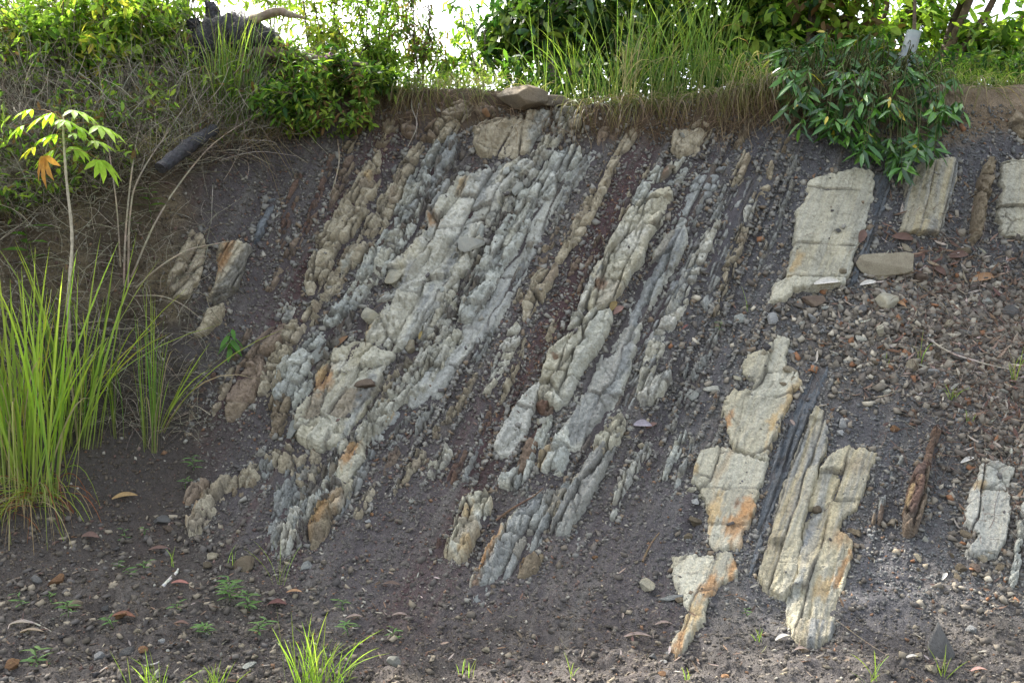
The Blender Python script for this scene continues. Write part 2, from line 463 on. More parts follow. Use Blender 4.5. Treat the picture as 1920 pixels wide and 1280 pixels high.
def ribbon(pts):
    """outline of a rib given as (u, v, half width)"""
    p = np.array(pts, float); t = np.gradient(p[:, :2], axis=0)
    t /= np.linalg.norm(t, axis=1, keepdims=True)
    n = np.stack([-t[:, 1], t[:, 0]], 1)
    a = p[:, :2] + n * p[:, 2:3] * np.array([1.2, .95]); b = p[:, :2] - n * p[:, 2:3] * np.array([1.2, .95])
    s = p[0, :2] - t[0] * p[0, 2] * .8; e = p[-1, :2] + t[-1] * p[-1, 2] * .8
    return np.concatenate([[s], a, [e], b[::-1]])

_seed = [100]
def rock(name, poly, label, cat, pal='pale', h=.05, la=46, lc=20, edge=14, jag=5., crack=.038, tilt=.012, strat=.006, round_=.014,
         stains=(), orange=0., step=1.8, group=None, pal2=None, lift=0., soft=False, rim=None, warp=.5):
    _seed[0] += 17; sd_ = _seed[0]; slab = name == 'rock_slab'
    poly = np.array(poly, float)
    if poly.shape[1] == 3: poly = ribbon(poly)
    (u0, v0), (u1, v1) = poly.min(0) - 10, poly.max(0) + 10
    U, V = np.meshgrid(np.arange(u0, u1, step), np.arange(v0, v1, step), indexing='ij')
    d = sdf(U, V, poly)
    near = d > -16
    P = S(U, V); N = SN(U, V)
    X, Y, Z = P[..., 0], P[..., 1], P[..., 2]
    d = d + jag * fbm(U / 34, V / 34, None, 4, sd_) + jag * (1.1 if slab else .75) * fbm(U / 9, V / 9, None, 3, sd_ + 3)
    c = bed_c(U, V); a = -(V - 600) * 1.12
    wa = a + warp * la * .55 * fbm(U / 60, V / 60, None, 3, sd_ + 5); wc = c + warp * lc * .7 * fbm(U / 40, V / 40, None, 3, sd_ + 6)
    pf1, pf2, pid, _, _ = voronoi(a / (la * 2.6), c / (lc * 2.8 + 8), sd_ + 70, .95)
    wc = c + (0 if slab else 1) * lc * (pid - .5) * 1.6 + warp * (lc * .6 * fbm(U / 60, V / 60, None, 2, sd_ + 6) + 1.5 * fbm(U / 14, V / 14, None, 3, sd_ + 7))
    wa = a + warp * (la * .18 * fbm(U / 50, V / 50, None, 2, sd_ + 5) + 1.8 * fbm(U / 12, V / 12, None, 3, sd_ + 8) + (c - c.mean()) * .5 * (hashf(np.array([float(sd_)]), np.array([1.]), np.array([2.]))[0] - .5))
    lay_, e1, oy = split1(wc / lc + 100, np.zeros_like(wc), sd_, .85)
    blk, e2, ox = split1(wa / la + lay_ * .37, lay_, sd_ + 1, .75)
    rid = hashf(blk, lay_, np.zeros_like(blk), sd_ + 2); lrid = hashf(lay_, lay_, np.zeros_like(blk), sd_ + 3)
    # some joints are closed
    e2 = np.where(hashf(blk, lay_, np.ones_like(blk), sd_ + 4) < .12, e2 + .3, e2)
    q1, q2 = e1 * lc, e2 * la
    q3 = (pf2 - pf1) * lc * 1.6 + (99 if slab else 0)
    q2 = np.minimum(q2, q3)
    px_e = np.minimum(q1, q2) - .8 * np.exp(-((q1 - q2) / 4) ** 2)
    e = np.clip(px_e / lc * 1.2, 0, 1); rid = .65 * rid + .35 * lrid
    cr = np.exp(-(np.maximum(px_e, 0) / 1.6) ** 2)
    g1, g2, r2, ox2, oy2 = voronoi(wa / la * 2.6, wc / lc * 1.7, sd_ + 50)
    cr2 = np.exp(-((g2 - g1) * lc * .5 / 1.6) ** 2) * smooth(.35, .7, hashf(np.floor(rid * 997), np.floor(rid * 91), np.zeros_like(rid), 3))
    h = h * (.42 if slab else .58) if name else h * (.42 if name == 'rock_slab' else .70)
    t = np.clip(d / (4.0 if slab else edge * .4), 0, 1)
    prof = np.clip(1 - (1 - t) ** 2, 0, 1) ** .6 if not soft else smooth(0, 1, t)
    # angular broken facets
    fw = 5 * fbm(U / 24, V / 24, None, 2, sd_ + 60)
    f1, f2, fr, fx, fy = voronoi((wa + fw) / (la * .42 + 5), (wc - fw) / (lc * .5 + 4), sd_ + 61, 1.0)
    p1, p2, pr, px_, py_ = voronoi((U + fw) / 7.5, (V - fw) / 6.5, sd_ + 62, 1.0)
    fk = .35 if (name == 'rock_slab' or soft) else 1.0
    # blocks at the rim drop a little
    amp = .55 + .75 * rid
    H = h * prof * (.85 + .15 * rid if slab else amp)
    H = H + prof * (tilt * (ox * (rid * 7 % 1 - .5) + oy * (rid * 13 % 1 - .5)) * 7)
    H = H + round_ * .12 * prof * (smooth(0, .22, e) - .6)
    H = H + fk * prof * (.026 * ((fx * (fr * 17 % 1 - .5)) + fy * (fr * 29 % 1 - .5)) * 2 + .012 * (fr - .5))
    H = H + fk * prof * (.012 * ((px_ * (pr * 17 % 1 - .5)) + py_ * (pr * 29 % 1 - .5)) * 2 + .005 * (pr - .5))
    if not slab and not soft: H = H - h * 1.1 * (rid * 7.77 % 1 < .13) * smooth(.55 * d.max(), .2 * d.max(), d)
    cdep = np.clip(.95 + 1.3 * fbm(U / 30, V / 30, None, 2, sd_ + 90), .25, 1.4)
    H = H - crack * cdep * cr * smooth(0, .3, t) - crack * .5 * cr2 * smooth(0, .3, t)
    cs = c * PXM; as_ = a * PXM
    fl = fbm(cs * 26 + 1.2 * fbm(X * 5, Z * 5, None, 3, sd_ + 8), as_ * 2.2, None, 4, sd_ + 9)
    H = H + strat * fl * prof + strat * 1.0 * fbm(X * 26, Z * 26, Y * 26, 4, sd_ + 10, .55) * prof + (.22 if fk > .5 else .05) * h * prof * fbm(X * 7, Z * 7, Y * 7, 3, sd_ + 12)
    # flakes broken off along the bedding: crisp low steps
    for sc1, am in ((1.0, .011), (.42, .006)):
        lv = fbm(wa / (la * 1.1 * sc1 + 6), wc / (lc * .75 * sc1 + 4), None, 3, sd_ + int(sc1 * 100)) * 3.2
        fr_ = lv - np.floor(lv); H = H + prof * am * (.45 if slab else (.3 if soft else 1)) * (np.floor(lv) + smooth(0, .10, fr_))
    fl2 = fbm(cs * 75 + .8 * fbm(X * 6, Z * 6, None, 3, sd_ + 40), as_ * 2.4, None, 3, sd_ + 41)
    H = H + prof * (.0045 if slab or soft else .0025) * fl2 + prof * .0022 * fbm(U / 3.3, V / 3.3, None, 2, sd_ + 42)
    H = H + lift
    H = np.where(d < 0, np.maximum(-.045, H + d * .012), H)
    base = relief(U, V, P)
    keep = d > -4.5
    if not keep.any(): raise ValueError(name)
    # colour
    A_, B_, D_, E_ = PAL[pal]
    k1 = np.clip(.5 + .9 * fl + .6 * fl2 * (1.4 if slab or soft else .6) + .25 * fbm(X * 3, Z * 3, None, 3, sd_ + 20), 0, 1)
    col = mix(A_, B_, k1[..., None]) * (.86 if slab else 1)
    col = mix(col, D_, (np.clip((rid * 3.1 % 1) * 1.2 - .35, 0, 1) * .8)[..., None])
    col = mix(col, E_, (np.clip(fbm(X * 6, Z * 6, Y * 6, 4, sd_ + 22) * 1.8 - .35, 0, 1) * .7)[..., None])
    if not soft and not slab:
        tnt = rid * 5.3 % 1
        col = mix(col, PAL['cream'][0] if pal in ('pale', 'blue', 'cream') else PAL['soily'][2], (np.clip(tnt * 3 - 2, 0, 1) * .55)[..., None])
        col = mix(col, PAL['slate'][1] if pal in ('pale', 'blue', 'slate') else PAL['brown'][0], (np.clip(1 - tnt * 4, 0, 1) * .55)[..., None])
    if pal2:
        # second bed alongside: (palette, side, from, to) across the bed in px of c
        for (pp, c0, c1, wgt) in pal2:
            w = smooth(c0 - 8, c0 + 8, c + 12 * fbm(U / 30, V / 60, None, 3, sd_ + 25)) * smooth(c1 + 8, c1 - 8, c + 12 * fbm(U / 30, V / 60, None, 3, sd_ + 26))
            q = PAL[pp]; col = mix(col, mix(q[0], q[1], k1[..., None]), (w * wgt)[..., None])
    if orange:
        w = np.clip(fbm(cs * 7, as_ * 2.2, None, 4, sd_ + 27) * 2.2 - (1.1 - orange), 0, 1)
        col = mix(col, mix(ORANGE, OCHRE, k1[..., None]), (w * .8)[..., None])
    if rim is not None:      # weathering rind along the outline
        w = smooth(rim[1], 0, d + rim[1] * .5 * fbm(U / 20, V / 20, None, 3, sd_ + 28))
        col = mix(col, rim[0], (w * rim[2])[..., None])
    for s_ in stains:
        su, sv_, sr, sc_ = s_[:4]; asp = s_[4] if len(s_) > 4 else 1.0
        asp = asp * 1.35; along = ((U - su) * .45 - (V - sv_) * .89); across = ((U - su) * .89 + (V - sv_) * .45)
        q = np.sqrt((across / sr) ** 2 + (along / (sr * asp)) ** 2) + .8 * fbm(U / (sr * .6 + 3), V / (sr * .6 + 3), None, 4, sd_ + 29)
        col = mix(col, sc_, (smooth(1.3, .35, q + .5 * fl2 + .3 * fl) * .75)[..., None])
    # soil caught in the cracks
    col = mix(col, C(98, 92, 84), (np.clip(cr * cdep * .7 + cr2 * .3, 0, 1) * .8)[..., None])
    ln = fbm(cs * 30 + 2 * fbm(X * 4, Z * 4, None, 2, sd_ + 44), as_ * 1.6, None, 3, sd_ + 43)
    if slab or soft: col = col * (1 - .30 * np.exp(-(ln / .035) ** 2))[..., None]
    col = col * (1 + .10 * fbm(X * 60, Z * 60, Y * 60, 2, sd_ + 30) + .16 * fbm(X * 16, Z * 16, Y * 16, 4, sd_ + 31))[..., None]
    Pw = P + N * (base + H)[..., None]
    nr, nc = U.shape
    used, F = grid_faces(keep, nr, nc)
    Pv = Pw.reshape(-1, 3)[used]
    uv = np.stack([cs, as_], -1).reshape(-1, 2)[used]
    me = np_mesh(name, Pv, F, col.reshape(-1, 3)[used], uv)
    org = Pv[np.argmin(Pv[:, 2])]
    o = link(name, me, M_rock, origin=tuple(org), label=label, category=cat, group=group, kind='thing')
    # raise the height raster
    iu = np.clip(np.round((U - HU0) / HS).astype(int), 0, HNU - 1); iv = np.clip(np.round((V - HV0) / HS).astype(int), 0, HNV - 1)
    m = d > 0
    np.maximum.at(HMAP, (iu[m], iv[m]), (base + H)[m]); ROCKMASK[iu[m], iv[m]] = True
    return o

LED, RIB, SLB = 'rock ledge', 'rock rib', 'rock slab'
# --- middle: the broad pale ledge and its neighbours
rock('rock_ledge', [(886,244),(909,228),(959,222),(996,208),(1036,208),(1030,235),(1010,262),(993,288),(942,296),(890,290)],
  'squarish tan ledge directly under the brown crest boulder', LED, 'tan', h=.07, la=60, lc=46, stains=[(1012,235,16,PAL['slate'][0],2.4)], pal2=[('slate', 1185 - 370, 1400, .85)])
rock('rock_ledge', [(831,343),(875,326),(929,319),(985,300),(1000,315),(962,350),(940,385),(915,430),(895,470),(870,520),(848,550),(825,588),(790,630),(755,660),(700,648),(668,632),(668,610),(672,588),(705,562),(745,545),(716,520),(722,505),(758,478),(775,445),(800,425),(800,395),(815,370)],
  'widest pale sandstone ledge running down the middle of the cut', LED, 'pale', h=.085, la=74, lc=40, edge=22, jag=7, crack=.02, strat=.009,
  stains=[(813,413,15,ORANGE),(866,350,10,OCHRE,1.6),(905,365,16,PAL['slate'][1],3.6),(872,440,13,PAL['slate'][0],4.2),(848,500,9,PAL['slate'][1],4),(800,570,10,PAL['slate'][1],3),(770,470,24,PAL['cream'][0]),(840,390,22,PAL['cream'][2]),(705,600,20,PAL['cream'][0]),(748,520,18,PAL['cream'][0]),(690,620,9,OCHRE)])
rock('rock_ledge', [(592,712),(600,690),(625,655),(670,638),(715,655),(745,662),(722,690),(712,730),(695,762),(672,790),(655,812),(638,838),(600,850),(566,842),(548,812),(556,775),(585,745)],
  'smooth cream ledge marked by a round orange patch near its left edge', LED, 'cream', h=.075, la=80, lc=44, edge=20, jag=6, crack=.016, strat=.008,
  stains=[(613,716,17,ORANGE,1.3),(606,700,11,OCHRE),(688,735,12,PAL['slate'][1],3.4),(660,790,9,PAL['slate'][0],3),(640,690,16,PAL['pale'][2])])
rock('rock_ledge', [(505,845),(525,838),(560,845),(605,853),(607,875),(588,912),(565,915),(543,892),(515,880)],
  'knobbly tan ledge of small blocks below the smooth cream ledge', LED, 'tan', h=.06, la=26, lc=20, jag=6, edge=10, orange=.3)
rock('rock_ledge', [(1110,272),(1128,280),(1100,320),(1072,352),(1042,395),(1020,435),(1000,480),(975,530),(950,580),(918,630),(890,660),(860,700),(828,745),(800,752),(770,768),(760,745),(800,690),(850,650),(880,600),(905,550),(930,490),(955,430),(990,380),(1030,345),(1070,300)],
  'smooth grey-green skirt of mudstone along the right of the middle ledges', LED, 'slate', h=.03, la=120, lc=46, edge=26, jag=8, crack=.006, soft=True, pal2=[('pale', 0, 985, .5)])
rock('rock_ledge', [(725,765),(760,772),(752,800),(728,825),(700,838),(688,815),(700,790)],
  'bluish rounded hump with an orange shoulder at the foot of the middle ledge', LED, 'slate', h=.05, la=80, lc=60, stains=[(728,782,13,OCHRE),(706,800,8,PAL['pale'][2],2)])
rock('rock_rib', [(712,288,7),(700,318,13),(688,350,17),(663,395,22),(640,430,24),(615,465,21),(598,508,15),(582,545,9)],
  'upper left rib of stacked tan blocks tapering at both ends', RIB, 'tan', h=.085, la=30, lc=26, edge=12, stains=[(690,335,8,OCHRE)])
rock('rock_rib', [(785,268,9),(772,295,11),(752,330,13),(733,368,13),(712,405,17),(688,445,14),(660,482,13),(640,515,12),(621,535,16),(606,556,12)],
  'tan knuckled rib right of the upper left block rib', RIB, 'tan', h=.07, la=22, lc=19, edge=9, stains=[(650,495,8,PAL['blue'][0],2)])
rock('rock_rib', [(598,570,10),(572,600,14),(545,632,16),(526,668,14),(508,712,15),(497,750,9)],
  'beaded tan rib curving down beside the green seedling', RIB, 'tan', h=.07, la=22, lc=24, edge=10)
rock('rock_rib', [(822,276,10),(800,305,13),(788,338,18),(770,380,20),(756,412,22),(735,455,22),(705,492,20),(685,530,17),(660,562,15),(640,585,10)],
  'bluish grey rib of cracked cubes left of the widest ledge', RIB, 'blue', h=.085, la=28, lc=20, edge=10, crack=.028)
rock('rock_rib', [(848,262,10),(832,300,16),(818,335,14),(808,365,9)],
  'short grey rounded rib under the leaning crest rubble', RIB, 'slate', h=.06, la=40, lc=30)
rock('rock_rib', [(655,560,11),(640,580,14),(622,598,11),(610,607,6)],
  'stubby blue-grey rib end above the loose gravel pocket', RIB, 'blue', h=.07, la=24, lc=20)
rock('rock_rib', [(605,618,8),(595,640,14),(578,665,17),(560,690,24),(545,715,24),(530,742,15),(522,760,9)],
  'blue-grey split rib with a swollen middle beside the orange patch', RIB, 'blue', h=.085, la=44, lc=20, edge=11)
rock('rock_rib', [(530,745,12),(523,768,15),(520,790,13),(518,812,7)],
  'ochre hooked stump continuing the swollen blue-grey rib', RIB, 'soily', h=.08, la=50, lc=30, orange=.75)
rock('rock_rib', [(588,705,5),(572,732,9),(556,755,10),(545,768,5)],
  'small pale sliver rib tucked against the ochre stump', RIB, 'blue', h=.06, la=24, lc=14, edge=7)
rock('rock_rib', [(1078,218,8),(1052,240,11),(1030,275,12),(1000,310,14),(975,345,15),(950,385,14),(922,425,14)],
  'crumbling angular rib dropping left of the bluish blocks under the crest', RIB, 'pale', h=.06, la=18, lc=16, edge=8, crack=.028, tilt=.02)
rock('rock_rib', [(893,462,8),(870,490,17),(852,525,14),(838,555,11),(822,585,10),(806,618,9),(795,640,6)],
  'pale smooth-sided rib below the flat perched stone', RIB, 'pale', h=.075, la=44, lc=22, edge=10)
rock('rock_rib', [(868,565,11),(848,590,15),(826,620,15),(803,655,13),(785,690,14),(765,720,15),(745,748,13)],
  'rubbly rib of small pale blocks between smooth rib and mudstone skirt', RIB, 'pale', h=.06, la=17, lc=15, edge=8, crack=.028, tilt=.02)
rock('rock_rib', [(742,700,8),(730,730,10),(720,760,9),(704,790,7),(698,806,4)],
  'narrow rounded tan rib right of the cream ledge foot', RIB, 'tan', h=.05, la=26, lc=22, edge=8)
rock('rock_rib', [(1078,288,18),(1052,315,22),(1022,352,22),(992,385,18),(975,420,18),(952,455,22),(925,495,20),(905,535,20),(888,572,20),(872,600,12)],
  'bluish rib of large split blocks beside the smooth mudstone skirt', RIB, 'blue', h=.085, la=42, lc=22, edge=12, crack=.026)
rock('rock_rib', [(868,625,9),(848,645,18),(825,662,20),(808,690,22),(790,715,24),(765,735,20),(742,752,14),(715,785,16),(698,808,16),(678,830,12)],
  'bluish lower rib with a stepped top above the orange toe block', RIB, 'blue', h=.08, la=40, lc=26, edge=12, pal2=[('cream', 800, 900, .5)])
rock('rock_rib', [(675,832,12),(664,862,18),(655,890,16),(645,920,14),(630,950,12),(620,966,7)],
  'white and orange toe block with a fresh broken face', RIB, 'cream', h=.075, la=52, lc=30, stains=[(660,862,12,ORANGE,1.6),(668,838,8,OCHRE)], orange=.3)
rock('rock_rib', [(627,940,10),(612,965,17),(603,985,18),(592,1012,14),(585,1028,6)],
  'rust orange blocky rib end at the dark foot of the cut', RIB, 'soily', h=.075, la=24, lc=22, orange=1.0)
rock('rock_rib', [(650,848,9),(632,880,11),(616,910,10),(600,932,11),(578,952,11),(562,978,11),(548,1006,10)],
  'lower grey rib of cracked pebbly blocks reaching the foot', RIB, 'blue', h=.06, la=24, lc=16, edge=8)
rock('rock_rib', [(560,935,6),(540,960,8),(528,985,7),(520,1010,8),(514,1030,5)],
  'thin bleached rib bending into the foot beside the grey rib', RIB, 'slate', h=.05, la=30, lc=14, edge=7)
rock('rock_rib', [(560,965,8),(552,992,13),(542,1015,12),(534,1040,8)],
  'short ochre-streaked rib between thin bleached rib and rust block', RIB, 'pale', h=.06, la=26, lc=18, edge=8, orange=.6)
rock('rock_rib', [(505,852,8),(480,876,12),(452,900,14),(424,914,13),(398,938,14),(376,970,16),(360,1000,12)],
  'lowest left tan rib lying almost flat at the foot', RIB, 'tan', h=.07, la=34, lc=24, orange=.25)
rock('rock_rib', [(388,908,9),(368,926,14),(350,944,9)],
  'stubby brown and grey block left of the lowest tan rib', RIB, 'brown', h=.06, la=30, lc=26, orange=.5)
rock('rock_rib', [(470,885,12),(455,905,17),(442,920,12)],
  'ochre block leaning on the right side of the lowest tan rib', RIB, 'soily', h=.06, la=40, lc=40, orange=.7)
rock('rock_rib', [(532,612,9),(508,640,17),(484,664,14),(472,676,8)],
  'brownish block above the big brown boulder-like rib', RIB, 'brown', h=.07, la=50, lc=32)
rock('rock_rib', [(485,680,16),(472,705,24),(455,738,24),(440,768,15),(430,790,8)],
  'big brown boulder-like rib under the green seedling', RIB, 'brown', h=.08, la=90, lc=50, orange=.2)
rock('rock_rib', [(438,690,5),(428,718,7),(413,752,7),(403,785,5)],
  'thin tan rib on the left flank of the brown boulder-like rib', RIB, 'tan', h=.045, la=26, lc=16, edge=6)
for pts, lab, pl in [
  ([(625,292,4),(612,335,6),(600,370,7),(585,412,7),(572,440,7)], 'dark red streak rib nearest the left of the upper block rib', 'red'),
  ([(562,450,8),(542,482,9),(520,520,7),(507,548,5)], 'tan and red thin rib left of the upper block rib foot', 'brown'),
  ([(408,680,7),(392,718,9),(372,760,7)], 'deep red streak in the dark shale beside the seedling', 'red'),
  ([(360,775,7),(345,805,6),(336,838,5)], 'brownish streak rib lowest in the dark left shale', 'brown'),
  ([(560,330,5),(548,380,8),(535,430,7),(528,470,4)], 'faint reddish streak rib under the left hanging roots', 'red'),
  ([(1086,480,5),(1074,508,8),(1066,532,5)], 'pinkish brown nub right of the long thin chain', 'brown'),
  ([(922,770,4),(912,800,7),(903,820,4)], 'little rust nub in the shale left of the grey tongue', 'red'),
  ([(868,850,7),(855,882,8),(842,910,7),(828,932,4)], 'rust brown streak above the cream tooth', 'red'),
  ([(842,1015,6),(828,1030,9),(818,1042,5)], 'rusty red scrap at the left base of the cream tooth', 'red')]:
    rock('rock_rib', pts, lab, RIB, pl, h=.03, la=24, lc=14, edge=7, jag=4)
rock('rock_rib', [(1183,252,9),(1165,285,7),(1143,318,12),(1130,350,10),(1112,380,12),(1092,415,13),(1070,455,11),(1048,492,10)],
  'long thin rib of beads crossing the dark shale, upper half', RIB, 'tan', h=.06, la=28, lc=26, edge=8)
rock('rock_rib', [(1035,510,12),(1020,522,18),(1005,550,17),(993,585,11),(985,600,6)],
  'fat-headed tan block in the middle of the long beaded rib', RIB, 'tan', h=.075, la=36, lc=26, edge=10)
rock('rock_rib', [(972,612,7),(958,640,13),(948,668,12),(933,700,9),(920,725,10),(911,742,8)],
  'lower piece of the long beaded rib ending in a square stone', RIB, 'pale', h=.06, la=30, lc=30, edge=8)
k = 0
for pts, lab, pl in [
  ([(1100,298,4),(1085,330,5),(1068,350,5),(1055,385,5),(1040,420,4)], 'threadlike grey rib high between beaded rib and mudstone', 'slate'),
  ([(1003,438,4),(987,478,5),(975,510,4),(963,535,3)], 'threadlike rib against the mudstone skirt', 'slate'),
  ([(1047,430,5),(1027,462,7),(1010,495,5),(994,518,4)], 'thin crumbly rib left of the fat-headed block', 'brown'),
  ([(982,542,5),(966,570,6)], 'tiny stub rib left of the fat-headed block foot', 'tan'),
  ([(903,684,5),(888,715,7),(870,750,7),(858,770,5)], 'thin tan and rusty rib left of the square stone', 'tan'),
  ([(852,772,5),(835,800,8),(815,818,5)], 'thin cobbled rib below the thin rusty one', 'tan'),
  ([(800,842,8),(786,864,7),(765,888,8),(752,910,8),(743,930,5)], 'yellowish knobbly rib alone in the lower shale', 'tan'),
  ([(842,853,7),(822,870,11),(806,892,9)], 'whitish lump rib right of the yellowish knobbly one', 'pale'),
  ([(747,848,7),(733,875,8),(720,898,5)], 'small brownish knob rib right of the toe block', 'brown'),
  ([(706,912,6),(690,940,8),(667,978,6)], 'low flat streaked rib pointing to the dark foot', 'tan'),
  ([(770,775,5),(755,805,8),(742,832,7),(735,845,4)], 'crumbly grey rib right of the bluish hump', 'slate'),
  ([(545,572,9),(532,598,8)], 'paired cobble outcrop above the brown block', 'pale')]:
    rock('rock_rib', pts, lab, RIB, pl, h=.04, la=15, lc=14, edge=6, jag=5, crack=.02, tilt=.015)
# --- centre right: big pale ridge with grey tongue
rock('rock_ledge', [(1262,262),(1300,238),(1335,222),(1352,240),(1328,262),(1312,290),(1272,297),(1256,282)],
  'blocky tan ledge right under the crest soil, centre right', LED, 'tan', h=.08, la=50, lc=36)
rock('rock_ledge', [(1238,328),(1262,305),(1292,298),(1302,315),(1282,335),(1255,347),(1240,342)],
  'small white ledge with a rust brown left corner', LED, 'blue', h=.07, la=44, lc=34, stains=[(1246,330,11,RUST)])
rock('rock_rib', [(1238,322,9),(1218,345,13),(1203,370,12),(1192,388,7)],
  'bluish crumbly rib leading down to the big pale ridge', RIB, 'blue', h=.07, la=26, lc=22)
rock('rock_ledge', [(1240,362),(1256,358),(1258,385),(1240,420),(1218,452),(1208,490),(1188,520),(1165,555),(1140,575),(1112,590),(1104,575),(1112,545),(1106,520),(1128,488),(1150,450),(1168,420),(1182,395),(1205,375)],
  'upper big pale ridge with a rust pit on its left side', LED, 'cream', h=.11, la=62, lc=46, edge=18, jag=6, stains=[(1121,538,13,RUST),(1180,460,26,PAL['pale'][2]),(1185,540,12,PAL['blue'][0],2)], pal2=[('blue', 1150, 1400, .6)])
rock('rock_rib', [(1128,498,6),(1112,530,7),(1098,558,8),(1090,580,4)],
  'thin pale flake along the left edge of the upper big ridge', RIB, 'pale', h=.06, la=30, lc=20, edge=7)
rock('rock_ledge', [(1100,588),(1145,572),(1150,600),(1135,640),(1118,668),(1096,700),(1080,735),(1064,762),(1048,775),(1030,768),(1008,748),(1012,715),(1025,680),(1032,652),(1050,638),(1085,622)],
  'lower big pale ridge with square cream faces above a brown hollow', LED, 'cream', h=.11, la=52, lc=42, edge=16, jag=5, pal2=[('blue', 1115, 1400, .55)], stains=[(1044,683,8,RUST,.5),(1065,660,20,PAL['cream'][2])])
rock('rock_ledge', [(1008,745),(1035,752),(1042,770),(1035,786),(1012,780),(1003,765)],
  'rust brown broken hollow under the lower big pale ridge', LED, 'red', h=.03, la=60, lc=50, jag=3)
rock('rock_rib', [(1092,598,8),(1078,606,16),(1062,618,10)],
  'perched grey block at the waist of the big pale ridge', RIB, 'pale', h=.1, la=30, lc=26)
rock('rock_rib', [(1010,728,7),(998,752,11),(985,775,15),(970,800,18),(952,830,19),(942,850,15)],
  'smooth grey rounded tongue ending left of the reddish streak', RIB, 'pale', h=.1, la=80, lc=60, edge=16, crack=.008, strat=.004)
rock('rock_rib', [(1012,808,8),(998,835,12),(985,862,11),(975,888,6)],
  'reddish brown flat streak between the grey tongue and white crust', RIB, 'red', h=.03, la=90, lc=50, jag=3, strat=.002)
rock('rock_rib', [(1035,792,6),(1020,820,10),(1008,845,10),(995,870,9),(975,892,12),(955,905,14),(938,902,8)],
  'white crumbly crust curling below the reddish streak', RIB, 'blue', h=.05, la=30, lc=20)
rock('rock_ledge', [(1300,330),(1345,305),(1368,312),(1352,345),(1330,372),(1308,402),(1290,430),(1262,438),(1252,420),(1268,395),(1285,362)],
  'faint grey mudstone patch high right of the big pale ridge', LED, 'slate', h=.035, la=60, lc=30, edge=18, jag=9, soft=True)
rock('rock_ledge', [(1245,442),(1285,418),(1292,450),(1270,500),(1238,555),(1208,600),(1194,650),(1184,700),(1167,745),(1142,790),(1108,835),(1078,850),(1048,850),(1030,838),(1045,815),(1078,778),(1090,748),(1092,705),(1133,660),(1168,605),(1192,540),(1220,494),(1236,460)],
  'long blue-grey mudstone tongue with a pale left lip', LED, 'slate', h=.06, la=150, lc=60, edge=22, jag=7, crack=.006, strat=.010, rim=(PAL['cream'][2], 13, .55), stains=[(1225,455,12,OCHRE,1.6)])
rock('rock_ledge', [(1045,812),(1066,815),(1072,850),(1066,885),(1050,892),(1020,888),(1005,880),(1018,852)],
  'yellow and white stump at the foot of the blue-grey tongue', LED, 'blue', h=.09, la=46, lc=26, stains=[(1022,862,10,OCHRE,2)])
rock('rock_rib', [(1342,420,11),(1330,445,10),(1312,482,11),(1293,520,13),(1276,560,14),(1260,592,13)],
  'crumbly grey rib right of the blue-grey tongue, upper part', RIB, 'pale', h=.06, la=24, lc=18, edge=9)
rock('rock_rib', [(1256,600,11),(1238,632,13),(1226,665,14),(1214,700,10),(1200,735,8),(1190,752,4)],
  'smooth-topped rib continuing the crumbly grey one downward', RIB, 'pale', h=.06, la=50, lc=24, edge=10)
rock('rock_rib', [(1252,705,9),(1230,730,15),(1208,754,13)],
  'tilted tan plank-like block below the smooth-topped rib', RIB, 'pale', h=.09, la=70, lc=16, edge=8, crack=.02)
rock('rock_rib', [(1402,298,9),(1390,322,12),(1377,345,8)], 'short tan rib high above the second beaded rib', RIB, 'tan', h=.06, la=36, lc=24)
rock('rock_rib', [(1448,312,5),(1440,335,9),(1428,360,11),(1414,378,7)], 'upper tan bead of the thin rib left of the tall slab', RIB, 'tan', h=.06, la=40, lc=26, edge=8)
rock('rock_rib', [(1410,380,8),(1404,402,8),(1402,418,4)], 'single rounded knob between two tan ribs', RIB, 'pale', h=.06, la=30, lc=26, edge=7)
rock('rock_rib', [(1397,428,10),(1384,460,10),(1372,490,10),(1362,525,8),(1352,555,6),(1341,582,4)],
  'tapering beaded rib left of the tall cream slab', RIB, 'tan', h=.055, la=24, lc=20, edge=8)
rock('rock_rib', [(1490,296,5),(1483,325,7),(1473,370,6),(1465,395,4),(1456,425,6),(1443,460,8),(1432,490,6),(1426,512,4)],
  'threadlike white rib closest to the tall cream slab', RIB, 'slate', h=.035, la=14, lc=14, edge=5, jag=6)
for pts, lab in [([(1360,350,5),(1345,400,6),(1330,425,4)], 'slight grey rib above the crumbly rib top'),
                 ([(1318,372,6),(1300,415,7),(1288,440,5)], 'slight crumbling rib beside the faint mudstone patch'),
                 ([(1350,598,6),(1340,630,7),(1325,655,5)], 'small pale crumb ridge below the tapering beaded rib'),
                 ([(1290,680,4),(1283,700,4)], 'splinter of pale rock alone below the crumbs')]:
    rock('rock_rib', pts, lab, RIB, 'slate', h=.035, la=18, lc=14, edge=6, jag=6)
rock('rock_rib', [(1165,795,10),(1148,815,15),(1130,838,15),(1118,855,9)],
  'white blocky knob at the head of the lower tan wedge', RIB, 'cream', h=.08, la=30, lc=24)
rock('rock_ledge', [(1110,850),(1135,832),(1150,812),(1158,828),(1148,860),(1132,892),(1112,925),(1098,950),(1082,982),(1064,1012),(1040,1020),(1028,1004),(1045,965),(1062,925),(1082,888)],
  'tan and blue-grey streaked wedge below the white knob', LED, 'tan', h=.06, la=80, lc=22, orange=.35, pal2=[('slate', 1215, 1400, .8)], strat=.012)
rock('rock_rib', [(1052,925,7),(1042,955,9),(1032,985,9),(1022,1005,5)], 'small yellow block left of the streaked wedge', RIB, 'tan', h=.05, la=28, lc=20)
